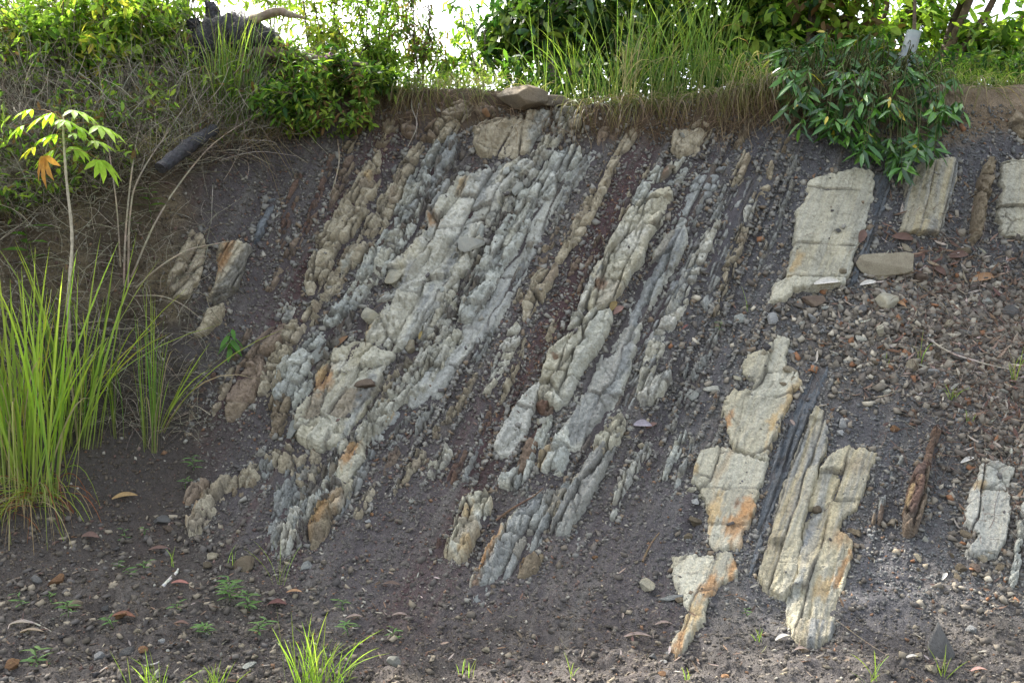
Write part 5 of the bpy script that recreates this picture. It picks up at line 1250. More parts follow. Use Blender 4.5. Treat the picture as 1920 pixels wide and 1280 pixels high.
# --- glossy shrub hanging over the tall slab
def glossy():
    r = np.random.RandomState(55); b = topp(1630, .12); Yb = b[1]
    root = empty('glossy_shrub', tuple(b), label='glossy dark green shrub with long drooping leaves hanging over the crest', category='shrub')
    st, lf = MB(), MB()
    poly = np.array([(1435, 165), (1450, 90), (1540, 60), (1640, 70), (1760, 90), (1800, 150), (1812, 225), (1760, 250), (1770, 300), (1722, 305), (1700, 345), (1650, 300), (1640, 330), (1560, 300), (1540, 240), (1480, 255), (1450, 235)], float)
    P_ = []
    while len(P_) < 165:
        q = np.array([r.uniform(1440, 1815), r.uniform(60, 345)])
        if sdf(q[:1], q[1:], poly)[0] > 3: P_.append(q)
    for (u, v) in P_:
        sb = topp(u * .7 + 1630 * .3 + r.uniform(-30, 30), .1)
        off = r.uniform(.04, .30)
        e = W3(u, v, float(depth(u, max(v, crest_v(u)))) - off + (.35 if v < 140 else 0))
        mid = (sb + e) / 2 + np.array([0, -.12, .14])
        c = curve([sb, mid, e], 9); st.tube(c, np.linspace(.0045, .0015, 9), C(74, 76, 44), 4)
        ax = unit(c[-1] - c[-2]); m = r.randint(6, 11)
        t = r.rand(m)
        P = e - ax * (t * .10)[:, None]
        a = r.uniform(0, 6.28, m); D = unit(ax * .35 + np.stack([np.cos(a), np.sin(a) * .8, .15 - .9 * r.rand(m)], 1))
        N = unit(np.array([0, -.5, .8]) + r.normal(size=(m, 3)) * .5)
        L = .125 * (.6 + .6 * r.rand(m)); cc = jit(pick([C(58, 90, 44), C(70, 108, 48), C(98, 140, 58), C(76, 116, 50), C(48, 76, 42)], m, r), m, r)
        y = r.rand(m) < .012; cc[y] = C(190, 170, 60)
        lf.leaves(P, D, N, L, L * .125, cc, .22, .22)
    child('stem', st.mesh('stem'), M_bark, root); child('foliage', lf.mesh('foliage'), M_gloss, root)
glossy()

# --- cassava-like plant in front of the left slope
def cassava():
    r = np.random.RandomState(8); Yb = 4.95
    b = on(132, 640); b = np.array(b)
    root = empty('cassava_plant', tuple(b), label='young plant with a pale knobbly stem and hand-shaped bright leaves', category='plant')
    Y = b[1] - .1
    sp = [b, W3(128, 560, Y), W3(135, 450, Y - .03), W3(124, 330, Y - .05), W3(120, 270, Y - .05), W3(118, 215, Y - .05)]
    m = MB(); c = curve(sp, 60); rad = np.linspace(.0095, .005, 60) * (1 + .22 * (np.arange(60) % 4 == 0)); m.tube(c, rad, C(176, 166, 144), 9, .3, 4)
    child('stem', m.mesh('stem'), M_bark, root)
    s = px(Y)
    for (u, v, size, ang, kind) in [(45, 235, 26, 200, 0), (60, 205, 24, 160, 0), (98, 212, 34, 190, 0), (140, 207, 30, 10, 0), (120, 225, 26, 60, 0), (148, 238, 24, -20, 0), (188, 236, 34, -10, 0), (180, 264, 26, -5, 0), (105, 252, 28, 180, 0), (140, 250, 20, 20, 0),
                                    (65, 275, 22, 200, 2), (100, 282, 30, 200, 0), (140, 275, 26, -20, 0), (188, 300, 34, -35, 0), (84, 292, 34, 255, 1)]:
        o = MB(); e = W3(u, v, Y + r.uniform(-.12, .12)); a0 = c[min(59, max(36, int(np.interp(v, [215, 330], [59, 44])) - 2))]
        o.tube(curve([a0, (a0 + e) / 2 + [0, 0, .02], e], 8), .0017, C(150, 120, 70), 4)
        k = 5 if kind else 6
        an = np.linspace(-75, 75, k) + r.normal(size=k) * 5
        d0 = np.array([math.cos(R(ang)), 0, math.sin(R(ang))])
        out = unit(np.array([d0[0], -.35, min(d0[2], -.05) - (.5 if kind == 1 else .12)]))
        side = unit(np.cross(out, [0, 0, 1.])); nrm = unit(np.cross(side, out))
        D = np.array([out * math.cos(R(q)) + side * math.sin(R(q)) for q in an]) - np.array([0, 0, .15])
        L = 1.55 * size * s * (1.15 - .35 * np.abs(an) / 90)
        col = C(150, 178, 56) if kind == 0 else (C(190, 134, 72) if kind == 1 else C(190, 180, 60))
        o.leaves(np.repeat(e[None], k, 0), D, np.repeat(nrm[None], k, 0), L, L * .15, jit(col, k, r, .1, .04), .2, .25)
        ob = child('leaf', o.mesh('leaf'), M_leaf, root)
        if kind == 1: ob['label'] = 'withered orange leaf hanging down'
cassava()

# --- seedlings with a few plain leaves
def seedling(u, v, h, nl, Lpx, label, col=MG, wr=.3, name='seedling', up=.25, Yoff=0., tip=None, group=None, mat=None, seed=None, droop=0):
    r = np.random.RandomState(seed or int(u + 7 * v)); b = on(u, v); s = px(b[1])
    root = empty(name, tuple(b), label=label, category='seedling', group=group)
    t = b + np.array([(tip[0] if tip else r.normal() * 5) * s, -.03, h * s])
    m = MB(); c = curve([b - [0, 0, .02], (b + t) / 2 + r.normal(size=3) * .01, t], 8); m.tube(c, np.linspace(.0022, .0012, 8), col * .8, 4)
    child('stem', m.mesh('stem'), M_leaf, root)
    lf = MB(); a = r.uniform(0, 6.28) + np.arange(nl) * 2.4; tt = np.clip(np.linspace(.35, 1, nl), 0, 1)
    P = np.array([c[int(q * 7)] for q in tt]); D = np.stack([np.cos(a), np.sin(a) * .7 - .2, np.full(nl, up - droop)], 1)
    L = Lpx * s * (.7 + .5 * r.rand(nl))
    lf.leaves(P, D, unit(np.stack([0 * a, -.3 + 0 * a, 1 + 0 * a], 1) + r.normal(size=(nl, 3)) * .2), L, L * wr * .5, jit(col, nl, r, .15), .2, .25)
    child('foliage', lf.mesh('foliage'), mat or M_leaf, root)
seedling(440, 672, 50, 9, 32, 'green seedling with drooping leaves growing from the brown boulder-like rib', C(88, 128, 60), .36, droop=.9)
seedling(60, 520, 90, 8, 44, 'broad-leaved seedling behind the left grass, near the frame edge', MG, .32)
seedling(30, 420, 60, 14, 26, 'dark leafy seedling on the sandstone at the left frame edge', DG, .3)
seedling(60, 385, 50, 16, 22, 'fine-leaved dark seedling under the cassava leaves', DG, .3)
seedling(285, 420, 70, 12, 30, 'small green seedling in the shaded hollow of the left slope', MG, .25)
seedling(250, 460, 50, 8, 24, 'narrow-leaved seedling left of the shaded hollow seedling', MG, .25)
seedling(440, 255, 60, 10, 22, 'yellowish seedling in front of the low dark shrub', YG, .35)
seedling(505, 180, 60, 14, 24, 'bright seedling just right of the tall slope tuft', YG, .35)
for u, v, h, n_, L_, lab in [(365, 880, 26, 9, 20, 'weed with starry leaves upper left of the lowest tan rib'), (345, 912, 20, 8, 16, 'weed below the starry-leaved one, near the lowest tan rib'),
    (228, 1008, 22, 6, 12, 'tiny upright weed on the bare soil at left'), (268, 1003, 18, 5, 10, 'tiny weed left of the oblong grey-brown stone'), (228, 1066, 12, 8, 14, 'bushy tiny weed on the bare soil'),
    (270, 1064, 16, 9, 16, 'yellow-green weed centre of the left verge'), (245, 1085, 14, 7, 18, 'flat spreading weed beneath the bushy tiny one'), (40, 1140, 34, 9, 20, 'curled weed at the far left of the verge'),
    (128, 1160, 34, 12, 24, 'leafy weed in front of the tan oval stone'), (72, 1235, 34, 12, 30, 'wide star-shaped weed low at the left'), (100, 1128, 20, 6, 16, 'small weed above the leafy verge weed'),
    (432, 1128, 50, 26, 26, 'largest feathery weed beneath the half-buried boulder'), (470, 1140, 40, 16, 26, 'feathery weed right of the largest one'), (385, 1195, 22, 18, 22, 'grey-green creeping weed between verge tufts'),
    (490, 1200, 34, 14, 24, 'yellow-green weed right of the creeping weed'), (640, 1140, 26, 10, 18, 'weed on the dark shale foot, left'), (655, 1200, 30, 10, 24, 'weed right of the bright bottom tuft'),
    (735, 1205, 22, 9, 20, 'weed beside the brown curled leaf at bottom'), (215, 1175, 22, 7, 20, 'thin weed beside the reddish stone'), (340, 1150, 20, 8, 18, 'thin-leaved weed on the verge, mid left'),
    (1405, 1150, 18, 6, 12, 'little weed in the hollow left of the streaked slabs'), (1345, 615, 20, 6, 10, 'thin weed growing from crumbs left of the white stone')]:
    seedling(u, v, h, n_, L_, lab, C(104, 134, 78), .22, 'weed', group='small weeds')

# --- grass
tuft(50, 935, 560, .26, 76, 'huge bright green grass tuft filling the left frame edge', fan=.13, w=.0076, base_px=46, dead=.2, cols=[LG, YG, C(150, 176, 60), C(120, 150, 56)], droop=.10, outward=.06)
tuft(10, 900, 420, .3, 60, 'grass tuft cut by the left frame edge, reddish blades', fan=.12, w=.006, base_px=24, dead=.3, cols=[LG, YEL, YG], outward=.05)
tuft(142, 840, 430, .25, 46, 'upright green tuft in front of the cassava stem', fan=.10, w=.007, base_px=16, cols=[LG, YG, MG], outward=.04)
tuft(284, 850, 360, .12, 26, 'narrow upright tuft right of the green foreground grasses', fan=.07, w=.004, base_px=9, cols=[YG, C(110, 150, 60)], outward=.03)
tuft(300, 815, 285, .35, 9, 'few long blades arching right across the dark shale', fan=.06, w=.004, base_px=5, cols=[YG, LG], lean=(.42, 0), outward=.05)
tuft(218, 825, 230, .15, 9, 'thin sparse tuft between the two upright tufts', fan=.08, w=.0035, base_px=6, cols=[MG, YG])
tuft(150, 800, 270, .6, 8, 'single broad yellow blades arching towards the shaded hollow', fan=.12, w=.005, base_px=8, cols=[LG, YEL], lean=(.3, 0))
tuft(430, 262, 275, .25, 170, 'tall grass tuft with reddish stems growing on the slope below the charred stump', fan=.14, w=.0042, base_px=20, dead=.22, cols=[MG, YG, C(120, 146, 84)])
tuft(338, 232, 130, .15, 14, 'small tuft of green blades left of the tall slope tuft', fan=.08, w=.0035, base_px=8, cols=[MG, YG])
tuft(510, 262, 90, .4, 26, 'thin grey-green tuft right of the tall slope tuft', fan=.2, w=.0022, base_px=10, cols=[OLV, MG], dead=.4)
for u, v, h, n_, lab, kw in [
    (1010, 178, 190, 12, 'few long bright blades right of the crest boulder', dict(fan=.15, lean=(-.1, 0))),
    (1085, 188, 190, 30, 'green crest tuft leaning left in front of the dark bush', dict(fan=.2, lean=(-.12, 0))),
    (1140, 196, 150, 50, 'short green and red crest tuft', dict(fan=.3, dead=.3)),
    (1180, 190, 250, 90, 'tall crest tuft with many reddish tan stems', dict(fan=.2, dead=.35, lean=(.06, 0))),
    (1245, 184, 200, 70, 'dense crest tuft right of the reddish one', dict(fan=.26, dead=.2)),
    (1310, 184, 270, 80, 'tallest crest tuft reaching the top of the frame', dict(fan=.13, dead=.15)),
    (1370, 182, 160, 60, 'tan and green crest tuft next to the glossy shrub', dict(fan=.34, dead=.45)),
    (1425, 172, 110, 45, 'dry brownish tuft at the left side of the glossy shrub', dict(fan=.4, dead=.7))]:
    tuft(u, v - 2, h, .45, n_, lab, group='grasses on the crest', w=.0034, base_px=18, cols=[MG, YG, C(112, 140, 70)], **kw)
for u, v, h, n_, lab, dd in [(905, 160, 55, 110, 'low tan and green grass cushion left of the crest boulder', .5), (860, 162, 50, 60, 'low grass fringe beneath the drooping bush', .35), (760, 166, 60, 50, 'low bright grass fringe under the slender shrubs', .2),
    (820, 166, 70, 40, 'thin grass at the left end of the sky gap', .2), (1000, 176, 40, 50, 'short grass on the right shoulder of the crest boulder', .3), (1790, 152, 60, 90, 'fine light grass left of the right corner', .15),
    (1850, 156, 55, 110, 'fine light grass in the right corner of the crest', .2), (1905, 158, 40, 70, 'short fine grass at the right frame edge on the crest', .25), (1460, 160, 50, 60, 'short dry grass under the glossy shrub, left', .5), (680, 168, 50, 40, 'small grass fringe below the lilac flower', .3)]:
    tuft(u, v, h, .7, n_, lab, group='low grass along the crest', w=.0018, base_px=26, fan=.5, dead=dd, cols=[YG, MG, LG], droop=.3)
for u, v, h, n_, lab, kw in [(590, 1300, 175, 60, 'bright yellow-green tuft at the bottom frame edge', dict(fan=.3, base_px=20, w=.0026)), (405, 1300, 90, 24, 'smaller bright tuft left of the bottom one', dict(fan=.4, base_px=22, w=.0022)),
    (285, 1305, 100, 26, 'sparse tuft at the bottom left, below the fallen twig', dict(fan=.45, base_px=18, w=.0022)), (640, 1285, 100, 14, 'outlying blades right of the bottom bright tuft', dict(fan=.5, base_px=12, w=.002)),
    (1768, 1268, 75, 6, 'green sprout growing against the purple-grey slab stone', dict(fan=.3, base_px=5, w=.002)), (1640, 1285, 75, 8, 'sprout at the bottom edge left of the slab stone', dict(fan=.5, base_px=10, w=.002)),
    (1070, 1272, 75, 5, 'thin sprout at the bottom centre', dict(fan=.12, base_px=4, w=.0018)), (868, 1270, 50, 8, 'pale sprout left of the bottom centre', dict(fan=.3, base_px=6, w=.0018)), (1290, 1278, 40, 5, 'tiny sprout beside the orange bottom stone', dict(fan=.3, base_px=4, w=.0018)),
    (1725, 680, 75, 5, 'upright yellow-green sprout in the middle of the scree', dict(fan=.16, base_px=4, w=.002)), (1658, 684, 34, 5, 'short yellow sprout left of the upright one', dict(fan=.3, base_px=4, w=.002)), (1783, 748, 42, 12, 'bushy green sprout below the pale stick', dict(fan=.4, base_px=4, w=.002)),
    (1905, 712, 95, 9, 'green sprout at the right frame edge over the leaf litter', dict(fan=.2, base_px=5, w=.0026)), (1425, 1195, 42, 6, 'sprout below the big streaked slabs', dict(fan=.3, base_px=4, w=.0018)), (1818, 790, 30, 8, 'yellow sprout near the dry leaf heap', dict(fan=.5, base_px=4, w=.0018)),
    (435, 1065, 60, 5, 'single upright blades beside the half-buried boulder', dict(fan=.1, base_px=3, w=.0018)), (524, 1100, 110, 8, 'wispy blades left of the grey stone with orange spot', dict(fan=.35, base_px=5, w=.0016)), (325, 1065, 55, 4, 'two blades above the bleached wood piece', dict(fan=.3, base_px=3, w=.0018)),
    (1400, 582, 60, 4, 'thin blades in the shale left of the tall slab foot', dict(fan=.15, base_px=3, w=.0012))]:
    tuft(u, v, h, .5, n_, lab, cat='sprout' if n_ < 15 else 'grass tuft', name='grass_sprout' if n_ < 15 else 'grass_tuft', cols=[LG, YG, C(140, 172, 66)], dead=.05, dry_base=.15, group='grass sprouts', **kw)
# grass blades bent down over the foot at the left
def fallen(u, v, n, label, seed, spread=1., L=190, cols=(STRAW, YG, REDST), dy=-.25, dirx=0.):
    r = np.random.RandomState(seed); b = on(u, v); s = px(b[1])
    B = b + r.normal(size=(n, 3)) * [.05, .03, .02]
    D = np.stack([dirx + r.normal(size=n) * .35 * spread, np.full(n, dy) + r.normal(size=n) * .1, .35 * r.rand(n)], 1)
    m = MB(); c = jit(pick(list(cols), n, r), n, r)
    m.blades(B, D, L * s * (.5 + .6 * r.rand(n)), .003, np.zeros((n, 3)), .9 + .3 * r.rand(n), c, c, mix(c, REDST[None], .4), 9)
    return link('bent_grass', m.mesh('bent_grass'), M_blade, origin=tuple(b), label=label, category='grass')
fallen(70, 925, 90, 'withered blades of the huge tuft hanging down over the verge', 3, L=200, dirx=.1)
fallen(25, 950, 44, 'withered blades hanging at the left frame edge', 4, L=190, dirx=-.1)
fallen(428, 265, 60, 'dead grass hanging below the tall slope tuft', 5, L=150, cols=(STRAW * .8, BRN, GRYST), dy=-.12)
fallen(1170, 200, 30, 'dead grass hanging under the reddish crest tuft', 6, L=60, cols=(STRAW * .8, BRN), dy=-.1)

# repeats: dry tufts on the left slope and drapes along the crest
_r = np.random.RandomState(90)
for i in range(34):
    u = _r.uniform(-10, 520); v = crest_v(u) + _r.uniform(10, 380 - u * .45)
    tuft(u, v, _r.uniform(60, 120), .8, 36, 'dry straw-coloured tuft among the dead stems of the upper left slope', name='dry_tuft', group='dry tufts on the left slope', w=.002, base_px=14, fan=.6, dead=.55, cols=[OLV, OLV, YG, STRAW], droop=.5, seed=700 + i, outward=.4, dry_base=.8)
for i in range(60):
    u = _r.uniform(540, 1915) if i % 3 else _r.uniform(1340, 1520)
    if 930 < u < 1060: continue
    o = fallen(u, float(crest_v(u)) + 6, 34, 'dry grass draped over the edge of the crest', 800 + i, L=75, cols=(STRAW * .8, GRYST * .8, OLV, OLV), dy=-.35); o['group'] = 'grass drapes along the crest'

# --- stuff: tangled dead stems, roots, soil grass, leaf litter
def tangle(name, n, area, Lr, label, seed, cols, rad=(.0008, .0022), up=.2, out=.3, dirz=0., wig=.5, lift=.02, cat='dead stems'):
    r = np.random.RandomState(seed); u, v = area(r, n); m = MB()
    P0 = on(u, v, lift); N = SN(u, v)
    for i in range(len(u)):
        L = r.uniform(*Lr); d = unit(r.normal(size=3) * [1, .5, .6] + N[i] * out + [0, 0, dirz])
        p = [P0[i]]
        for k in range(4):
            d = unit(d + r.normal(size=3) * wig * .5 + [0, 0, -up * .3 * k]); p.append(p[-1] + d * L / 4)
        R0 = r.uniform(*rad); m.tube(curve(p, 8), np.linspace(R0, R0 * .5, 8), jit(cols[r.randint(len(cols))], 1, r)[0], 3)
    return link(name, m.mesh(name), M_bark, label=label, category=cat, kind='stuff')
DST = [C(140, 132, 114), C(116, 108, 92), C(164, 156, 136), C(94, 86, 72)]
tangle('dead_stems', 4300, lambda r, n: ((lambda u: (u, crest_v(u) + r.rand(n) ** 1.6 * (420 - u * .5)))(r.uniform(-30, 520, n))), (.15, .5), 'tangle of dead grey-brown stems covering the left slope', 41, DST, (.001, .0032), dirz=.5, up=.12, out=.5)
tangle('hanging_roots', 1700, lambda r, n: ((lambda u: (u, crest_v(u) + 4 + 70 * r.rand(n)))(np.where(r.rand(n) < .45, r.uniform(1340, 1560, n), r.uniform(380, 1900, n)))), (.06, .26), 'fine brown roots and dead grass hanging from the soil lip', 42, [C(124, 104, 80), C(150, 132, 102), C(96, 80, 62)], (.0008, .0018), dirz=-.9, up=.5, cat='roots')
tangle('corner_roots', 1300, lambda r, n: (r.uniform(-20, 400, n), r.uniform(380, 820, n)), (.08, .34), 'fine dead roots and stems in the dark left corner', 43, DST, (.0008, .0022), dirz=-.1, up=.4, cat='roots')
tangle('litter_twigs', 1100, lambda r, n: (r.normal(size=n) * 110 + 1840, r.normal(size=n) * 130 + 680), (.05, .22), 'thin twigs and needles matted at the right frame edge', 44, [C(120, 96, 80), C(150, 138, 124), C(92, 72, 60)], (.0006, .0016), dirz=0, out=.1, cat='twigs')
def litter(name, n, area, Lr, label, seed, cols):
    r = np.random.RandomState(seed); u, v = area(r, n)
    k = (v > crest_v(u) + 8) & (v < 1325) & (~on_rock(u, v) | (r.rand(n) < .02)); u, v = u[k], v[k]; n = len(u); m = MB(); P = on(u, v, .006); N = SN(u, v)
    D = unit(np.cross(N, r.normal(size=(n, 3))) + N * .15 * r.normal(size=(n, 1)))
    L = r.uniform(Lr[0], Lr[1], n); c = jit(pick(cols, n, r), n, r, .25)
    nn = unit(N + .4 * r.normal(size=(n, 3)))
    m.leaves(P, D, nn, L, L * r.uniform(.07, .16, n), c, r.choice([.5, -.3]), -.25)
    return link(name, m.mesh(name), M_dry, label=label, category='leaf litter', kind='stuff')
LIT = [C(140, 124, 108), C(104, 82, 70), C(160, 150, 138), C(92, 76, 66), C(122, 98, 80)]
litter('leaf_litter', 900, lambda r, n: (1780 + 110 * r.normal(size=n), 560 + 85 * r.normal(size=n)), (.03, .09), 'brown and pale dry leaves lying on the terrace at right', 51, LIT)
litter('slope_litter', 420, lambda r, n: (1900 + 50 * r.normal(size=n), 800 + 110 * r.normal(size=n)), (.03, .09), 'dry leaves matted down the right frame edge', 52, LIT)
litter('shale_litter', 700, lambda r, n: ((lambda t: (1185 - 260 * t + 24 * r.normal(size=n), 330 + 520 * t + 10 * r.normal(size=n)))(r.rand(n))), (.012, .035), 'small dark leaf fragments in the furrow left of the big pale ridge', 53, [C(92, 66, 52), C(76, 58, 50), C(120, 92, 70)])
litter('verge_litter', 500, lambda r, n: (r.uniform(-20, 1960, n), 1330 - 260 * r.rand(n)), (.015, .05), 'dry leaf fragments strewn over the verge', 54, LIT)

# --- wood
def wood(name, pts, rad, label, cat, col, k=14, noise=.5, n=40, mat=None, seed=1, caps=None, group=None):
    m = MB(); p = curve(pts, n); rr = np.interp(np.linspace(0, 1, n), np.linspace(0, 1, len(rad)), rad)
    r = np.random.RandomState(seed); c = jit(col, n, r, .15)
    m.tube(p, rr, c, k, noise, seed); me = m.mesh(name)
    o = link(name, me, mat or M_bark, origin=tuple(p[0]), label=label, category=cat, group=group); return o
def stump():
    b = on(440, 120); Y = 6.55
    root = empty('charred_stump', tuple(b), label='burnt black uprooted stump on the crest with a pale broken branch', category='stump')
    def part(name, pts, rad, col, mat, seed, noise=.6):
        m = MB(); p = curve([W3(*q) for q in pts], 36); rr = np.interp(np.linspace(0, 1, 36), np.linspace(0, 1, len(rad)), rad)
        m.tube(p, rr, jit(col, 36, np.random.RandomState(seed), .15), 16, noise, seed); child(name, m.mesh(name), mat, root)
    K = C(38, 36, 36)
    part('trunk', [(330, 130, 6.5), (380, 90, 6.5), (430, 70, 6.5), (480, 75, 6.5), (530, 110, 6.55)], [.08, .14, .15, .13, .06], K, M_char, 3)
    part('root', [(420, 70, 6.5), (405, 40, 6.5), (395, 15, 6.5), (386, 2, 6.5)], [.08, .05, .04, .01], K, M_char, 4)
    part('root', [(380, 90, 6.45), (368, 60, 6.45), (362, 38, 6.45)], [.08, .06, .04], K, M_char, 5)
    part('root', [(470, 85, 6.5), (520, 90, 6.5), (560, 125, 6.5)], [.07, .05, .02], K, M_char, 6)
    part('broken_branch', [(440, 55, 6.42), (480, 36, 6.4), (520, 22, 6.38), (545, 28, 6.38), (572, 34, 6.38)], [.036, .03, .026, .02, .004], C(132, 118, 100), M_bark, 7, .4)
    part('lower_branch', [(480, 95, 6.45), (550, 106, 6.4), (610, 116, 6.4), (690, 122, 6.4)], [.04, .035, .03, .012], C(112, 98, 82), M_bark, 8, .4)
stump()
def logg():
    p0, p1 = W3(402, 243, float(depth(402, 243)) - .16), W3(300, 316, float(depth(300, 316)) - .34)
    wood('charred_log', [p0, (p0 + p1) / 2 + [0, 0, .01], p1], [.036, .042, .032], 'short charred log sticking out of the slope below the tall tuft', 'log', C(52, 50, 50), 16, .35, 40, M_char, 9)
logg()
def stick(pts, r, label, col=GRYST, off=.08, cat='twig', name='twig', group=None, seed=1):
    P = [W3(u, v, float(depth(u, v)) - off * (1 if i else .2)) for i, (u, v) in enumerate(pts)]
    return wood(name, P, [r, r * .8, r * .4], label, cat, col, 7, .3, 24, seed=seed, group=group)
DS = 'bare stems rising on the left slope'
for i, (pts, r, lab) in enumerate([([(232, 540), (236, 430), (250, 300), (272, 180), (282, 130)], .006, 'tall bare grey stem rising from the left corner, leftmost of the pair'), ([(240, 540), (244, 400), (262, 330), (320, 240), (370, 165)], .006, 'bare grey stem bending right towards the tall slope tuft'),
    ([(246, 520), (290, 420), (340, 340), (400, 270), (480, 215)], .006, 'long bare stem crossing below the charred log'), ([(226, 500), (218, 380), (200, 250), (195, 170)], .005, 'bare stem rising behind the cassava leaves'),
    ([(255, 540), (300, 500), (350, 470), (400, 458), (435, 452)], .006, 'thick bare stem arching right in front of the soil-stained hump'), ([(250, 555), (300, 555), (340, 570), (378, 598)], .004, 'pale arching stem over the dark corner'),
    ([(50, 622), (110, 612), (170, 604), (215, 600)], .004, 'straight dead stem lying across the left grass'), ([(110, 634), (170, 622), (255, 614)], .004, 'second dead stem beneath the straight one'),
    ([(633, 262), (636, 300), (628, 340), (618, 368)], .005, 'bleached root hanging over the dark shale near the top'), ([(400, 330), (398, 370), (396, 420)], .003, 'thin root hanging right of the left humps'),
    ([(775, 165), (772, 200), (782, 235), (765, 275)], .005, 'pale forked root hanging beneath the crest'), ([(790, 175), (782, 215), (780, 260)], .003, 'thinner root alongside the pale forked one')]):
    stick(pts, r, lab, C(146, 134, 114) if i < 9 else C(150, 142, 128), .2 if i < 6 else .06, 'stem' if i < 8 else 'root', 'dead_stem' if i < 8 else 'hanging_root', seed=60 + i)
stick([(0, 1156), (35, 1160), (70, 1170), (98, 1184)], .006, 'grey fallen twig on the verge at the left frame edge', C(150, 140, 128), .015)
stick([(305, 1100), (316, 1088), (330, 1074), (334, 1066)], .010, 'bleached wood piece standing in the left verge soil', C(190, 184, 172), .02)
stick([(270, 1248), (295, 1242), (312, 1228)], .004, 'short white twig near the bottom left', C(190, 184, 172), .012)
stick([(307, 1216), (322, 1234)], .004, 'stubby white twig beside the grey chip', C(190, 184, 172), .012)
stick([(930, 975), (965, 950), (1000, 930), (1018, 915)], .006, 'brown dead twig lying across the tip of the streaked fan', C(104, 82, 66), .05)
stick([(1205, 1052), (1220, 1020), (1236, 998)], .006, 'brown stick leaning in the shale below the bluish short rib', C(110, 92, 72), .04)
stick([(1740, 634), (1780, 660), (1840, 680), (1892, 692)], .006, 'long pale stick lying on the terrace scree', C(168, 156, 142), .04)
stick([(685, 735), (690, 600), (735, 560), (790, 546), (815, 543)], .002, 'thin twig lying across the widest ledge', C(110, 96, 78), .03)
stick([(1640, 745), (1665, 740), (1682, 730)], .004, 'short forked twig in the scree', C(140, 126, 108), .02)
stick([(1700, 520), (1760, 560), (1780, 590)], .002, 'wiry twig across the scree', C(130, 112, 90), .03)
stick([(1568, 1162), (1620, 1200), (1670, 1232), (1725, 1268)], .002, 'wiry dead stem running down from the streaked slabs', C(120, 108, 92), .02)
stick([(995, 1105), (1015, 1140), (1040, 1180), (1062, 1215)], .0016, 'wiry dead stem below the orange corner block', C(120, 112, 90), .02)
stick([(215, 790), (216, 720), (225, 660), (222, 600)], .003, 'thin dead stem in the left corner', C(120, 106, 90), .1, 'stem', 'dead_stem')
# single dry leaves that read by themselves
def dryleaf(u, v, Lpx, ang, col, label, wr=.3):
    b = on(u, v, .012); s = px(b[1]); N = SN(np.array([u]), np.array([v]))[0]
    a = R(ang); D = unit(np.array([math.cos(a), 0, math.sin(a)]) - N * (np.array([math.cos(a), 0, math.sin(a)]) @ N))
    X = np.cross(D, N); L = Lpx * s; m = MB(); k = 9; t = np.linspace(0, 1, k)
    w = L * wr * .5 * np.sin(np.pi * np.clip(t * .92 + .06, 0, 1)) ** .8
    mid = b + D * (L * (t - .5))[:, None] + N * (L * .07 * np.sin(np.pi * t))[:, None]
    A_ = mid + X * w[:, None] + N * (w * .7)[:, None]; B_ = mid - X * w[:, None] + N * (w * .7)[:, None]
    V = np.concatenate([A_, mid, B_]); i = np.arange(k - 1)
    F = np.concatenate([np.stack([i, i + 1, k + i + 1, k + i], -1), np.stack([k + i, k + i + 1, 2 * k + i + 1, 2 * k + i], -1)])
    m.add(V, F, np.asarray(col)); return link('dry_leaf', m.mesh('dry_leaf'), M_dry, origin=tuple(b), label=label, category='dry leaf', group='single dry leaves')
PLF, RLF, OLF, WLF = C(134, 118, 108), C(104, 82, 72), C(156, 122, 90), C(196, 190, 178)
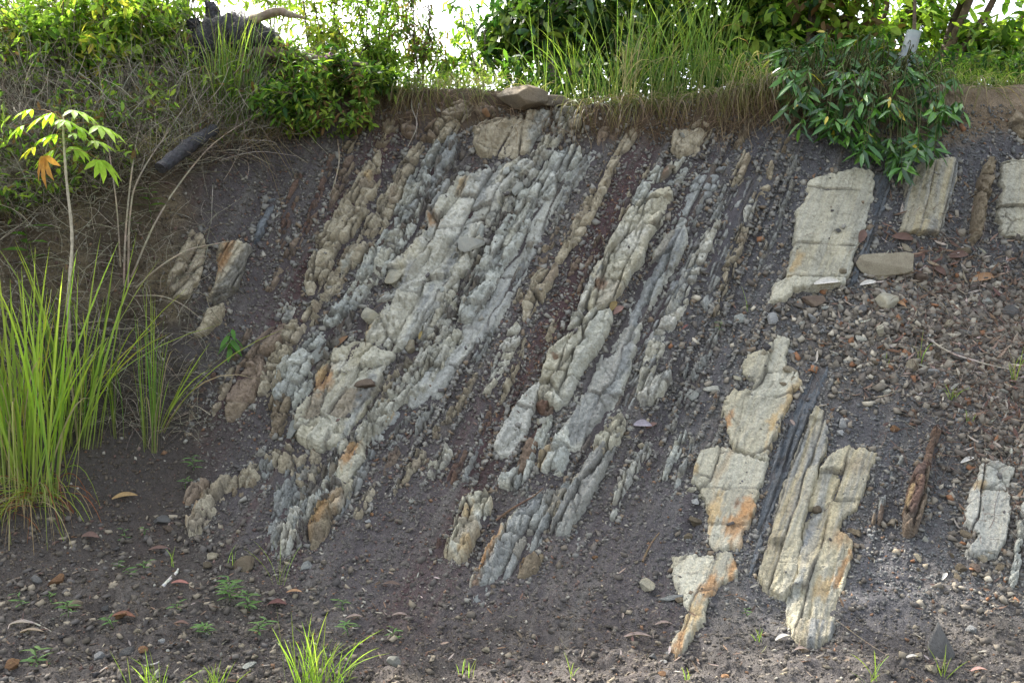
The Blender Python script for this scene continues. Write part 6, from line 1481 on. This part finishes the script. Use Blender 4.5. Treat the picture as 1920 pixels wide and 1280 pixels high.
for a in [(1468, 1192, 38, 80, WLF, 'white folded leaf under the big streaked slabs'), (1503, 1213, 26, -30, PLF, 'pinkish leaf right of the white folded one', .4), (1195, 1192, 56, 8, PLF, 'long curled pinkish leaf at the bottom, right of centre', .25),
          (1245, 1168, 34, 20, PLF, 'folded pale leaf above the long curled one'), (1845, 520, 54, 12, OLF, 'bright orange leaf on the terrace'), (1797, 478, 40, 8, RLF, 'reddish leaf left above the bright orange one', .4), (1762, 508, 26, -40, RLF, 'red-brown leaf beside the round brown boulder', .5),
          (1685, 578, 26, -50, OLF, 'orange end leaf touching the loaf-shaped stone', .4), (1545, 545, 50, 8, WLF, 'white curled leaf at the foot of the tall slab'), (1610, 452, 30, 70, RLF, 'red leaf against the dark blue side bed', .5), (1690, 450, 40, -10, RLF, 'red-brown leaf under the striped slab', .4),
          (1625, 538, 34, 15, WLF, 'pale bent leaf right of the tall slab foot'), (235, 938, 46, 38, C(150, 124, 84), 'tan dry leaf on the dark soil at left'), (300, 1034, 40, 22, RLF, 'reddish leaf above the bleached wood piece'), (338, 1100, 34, 5, C(150, 104, 92), 'pink leaf right of the bleached wood piece'),
          (232, 1167, 44, 18, C(116, 80, 62), 'bright rust leaf on the verge', .4), (520, 1134, 34, 12, C(96, 66, 60), 'dark red leaf under the feathery weeds', .5), (552, 1112, 30, 20, OLF, 'orange-pink leaf right of the dark red one'), (170, 1012, 34, 5, RLF, 'crumpled crimson leaf on the dark soil', .5),
          (750, 1160, 32, 8, PLF, 'grey-brown leaf on the dark foot shale'), (735, 1098, 34, -20, C(96, 80, 70), 'dark leaf on the shale foot left of the tooth'), (665, 1175, 34, 70, PLF, 'pinkish curled leaf left of the grey-brown one'), (340, 1190, 30, 20, RLF, 'red-brown leaf beside the creeping weed', .4),
          (1160, 584, 26, 50, C(140, 112, 100), 'pink dry leaf caught beside the big pale ridge', .5), (1150, 578, 26, 70, C(128, 110, 72), 'yellow-brown leaf caught beside the big pale ridge', .5), (1205, 800, 34, -10, C(146, 138, 142), 'lilac grey crumpled leaf right of the white knob', .5), (1222, 798, 24, 40, C(120, 96, 86), 'brown crumpled leaf touching the lilac grey one', .4),
          (1285, 612, 16, 50, C(122, 84, 74), 'small red leaf on the crumbly grey rib'), (640, 640, 34, 55, C(140, 110, 82), 'long tan leaf standing in the gravel pocket', .3), (790, 635, 20, 80, C(134, 118, 74), 'yellow leaf by the wedged boulder', .3), (1710, 1240, 30, 70, WLF, 'white twisted leaf at the bottom right'), (1835, 1262, 34, 60, C(190, 150, 136), 'pink leaf standing at the bottom right'),
          (1770, 1085, 24, 70, WLF, 'white curled leaf below the rusty fin'), (1815, 860, 30, 30, WLF, 'white leaf near the twigs at right'), (38, 1178, 40, 60, C(150, 138, 124), 'grey curled leaf beneath the fallen twig'), (60, 1195, 44, 50, C(140, 124, 104), 'tan curled leaf right of the grey curled one', .25), (1486, 800, 20, -70, PLF, 'pink leaf on the dark blue band')]:
    dryleaf(*a)
# --- the plastic tube and the lilac flower
def tube_():
    b = topp(1705, .2); b[2] -= .03; Y = b[1]; top = W3(1714, 60, Y)
    root = empty('tree_guard', tuple(b), label='translucent white plastic tube standing among the trees on the crest', category='tree guard')
    m = MB(); p = curve([b, (b + top) / 2, top], 20); m.tube(p, np.full(20, .046), jit(C(138, 146, 142), 20, np.random.RandomState(2), .06), 20, .08, 3)
    child('sleeve', m.mesh('sleeve'), M_plastic, root)
    m = MB(); q = p[9:12]; m.tube(q, .0495, C(140, 146, 148), 20); child('seam_band', m.mesh('seam_band'), M_plastic, root)
    m = MB(); c2 = [top - [0, 0, .03], top + [0, 0, .5], top + [.03, 0, 1.1]]; m.tube(curve(c2, 12), np.linspace(.012, .006, 12), C(92, 80, 64), 7); child('sapling_stem', m.mesh('sapling_stem'), M_bark, root)
tube_()
def flower():
    e = W3(618, 108, 6.3); b = on(625, 150); root = empty('lilac_flower', tuple(b), label='small lilac flower head over the dark shrub', category='flower')
    m = MB(); m.tube(curve([b, (b + e) / 2 + [.01, 0, 0], e], 8), .0015, MG, 4); child('stem', m.mesh('stem'), M_leaf, root)
    r = np.random.RandomState(4); m = MB(); n = 60; D = unit(r.normal(size=(n, 3)) + [0, -.2, .3])
    m.leaves(np.repeat(e[None], n, 0) + D * .012, D, r.normal(size=(n, 3)), .022, .003, jit(C(178, 120, 190), n, r), .1); child('petal_head', m.mesh('petal_head'), M_leaf, root)
flower()
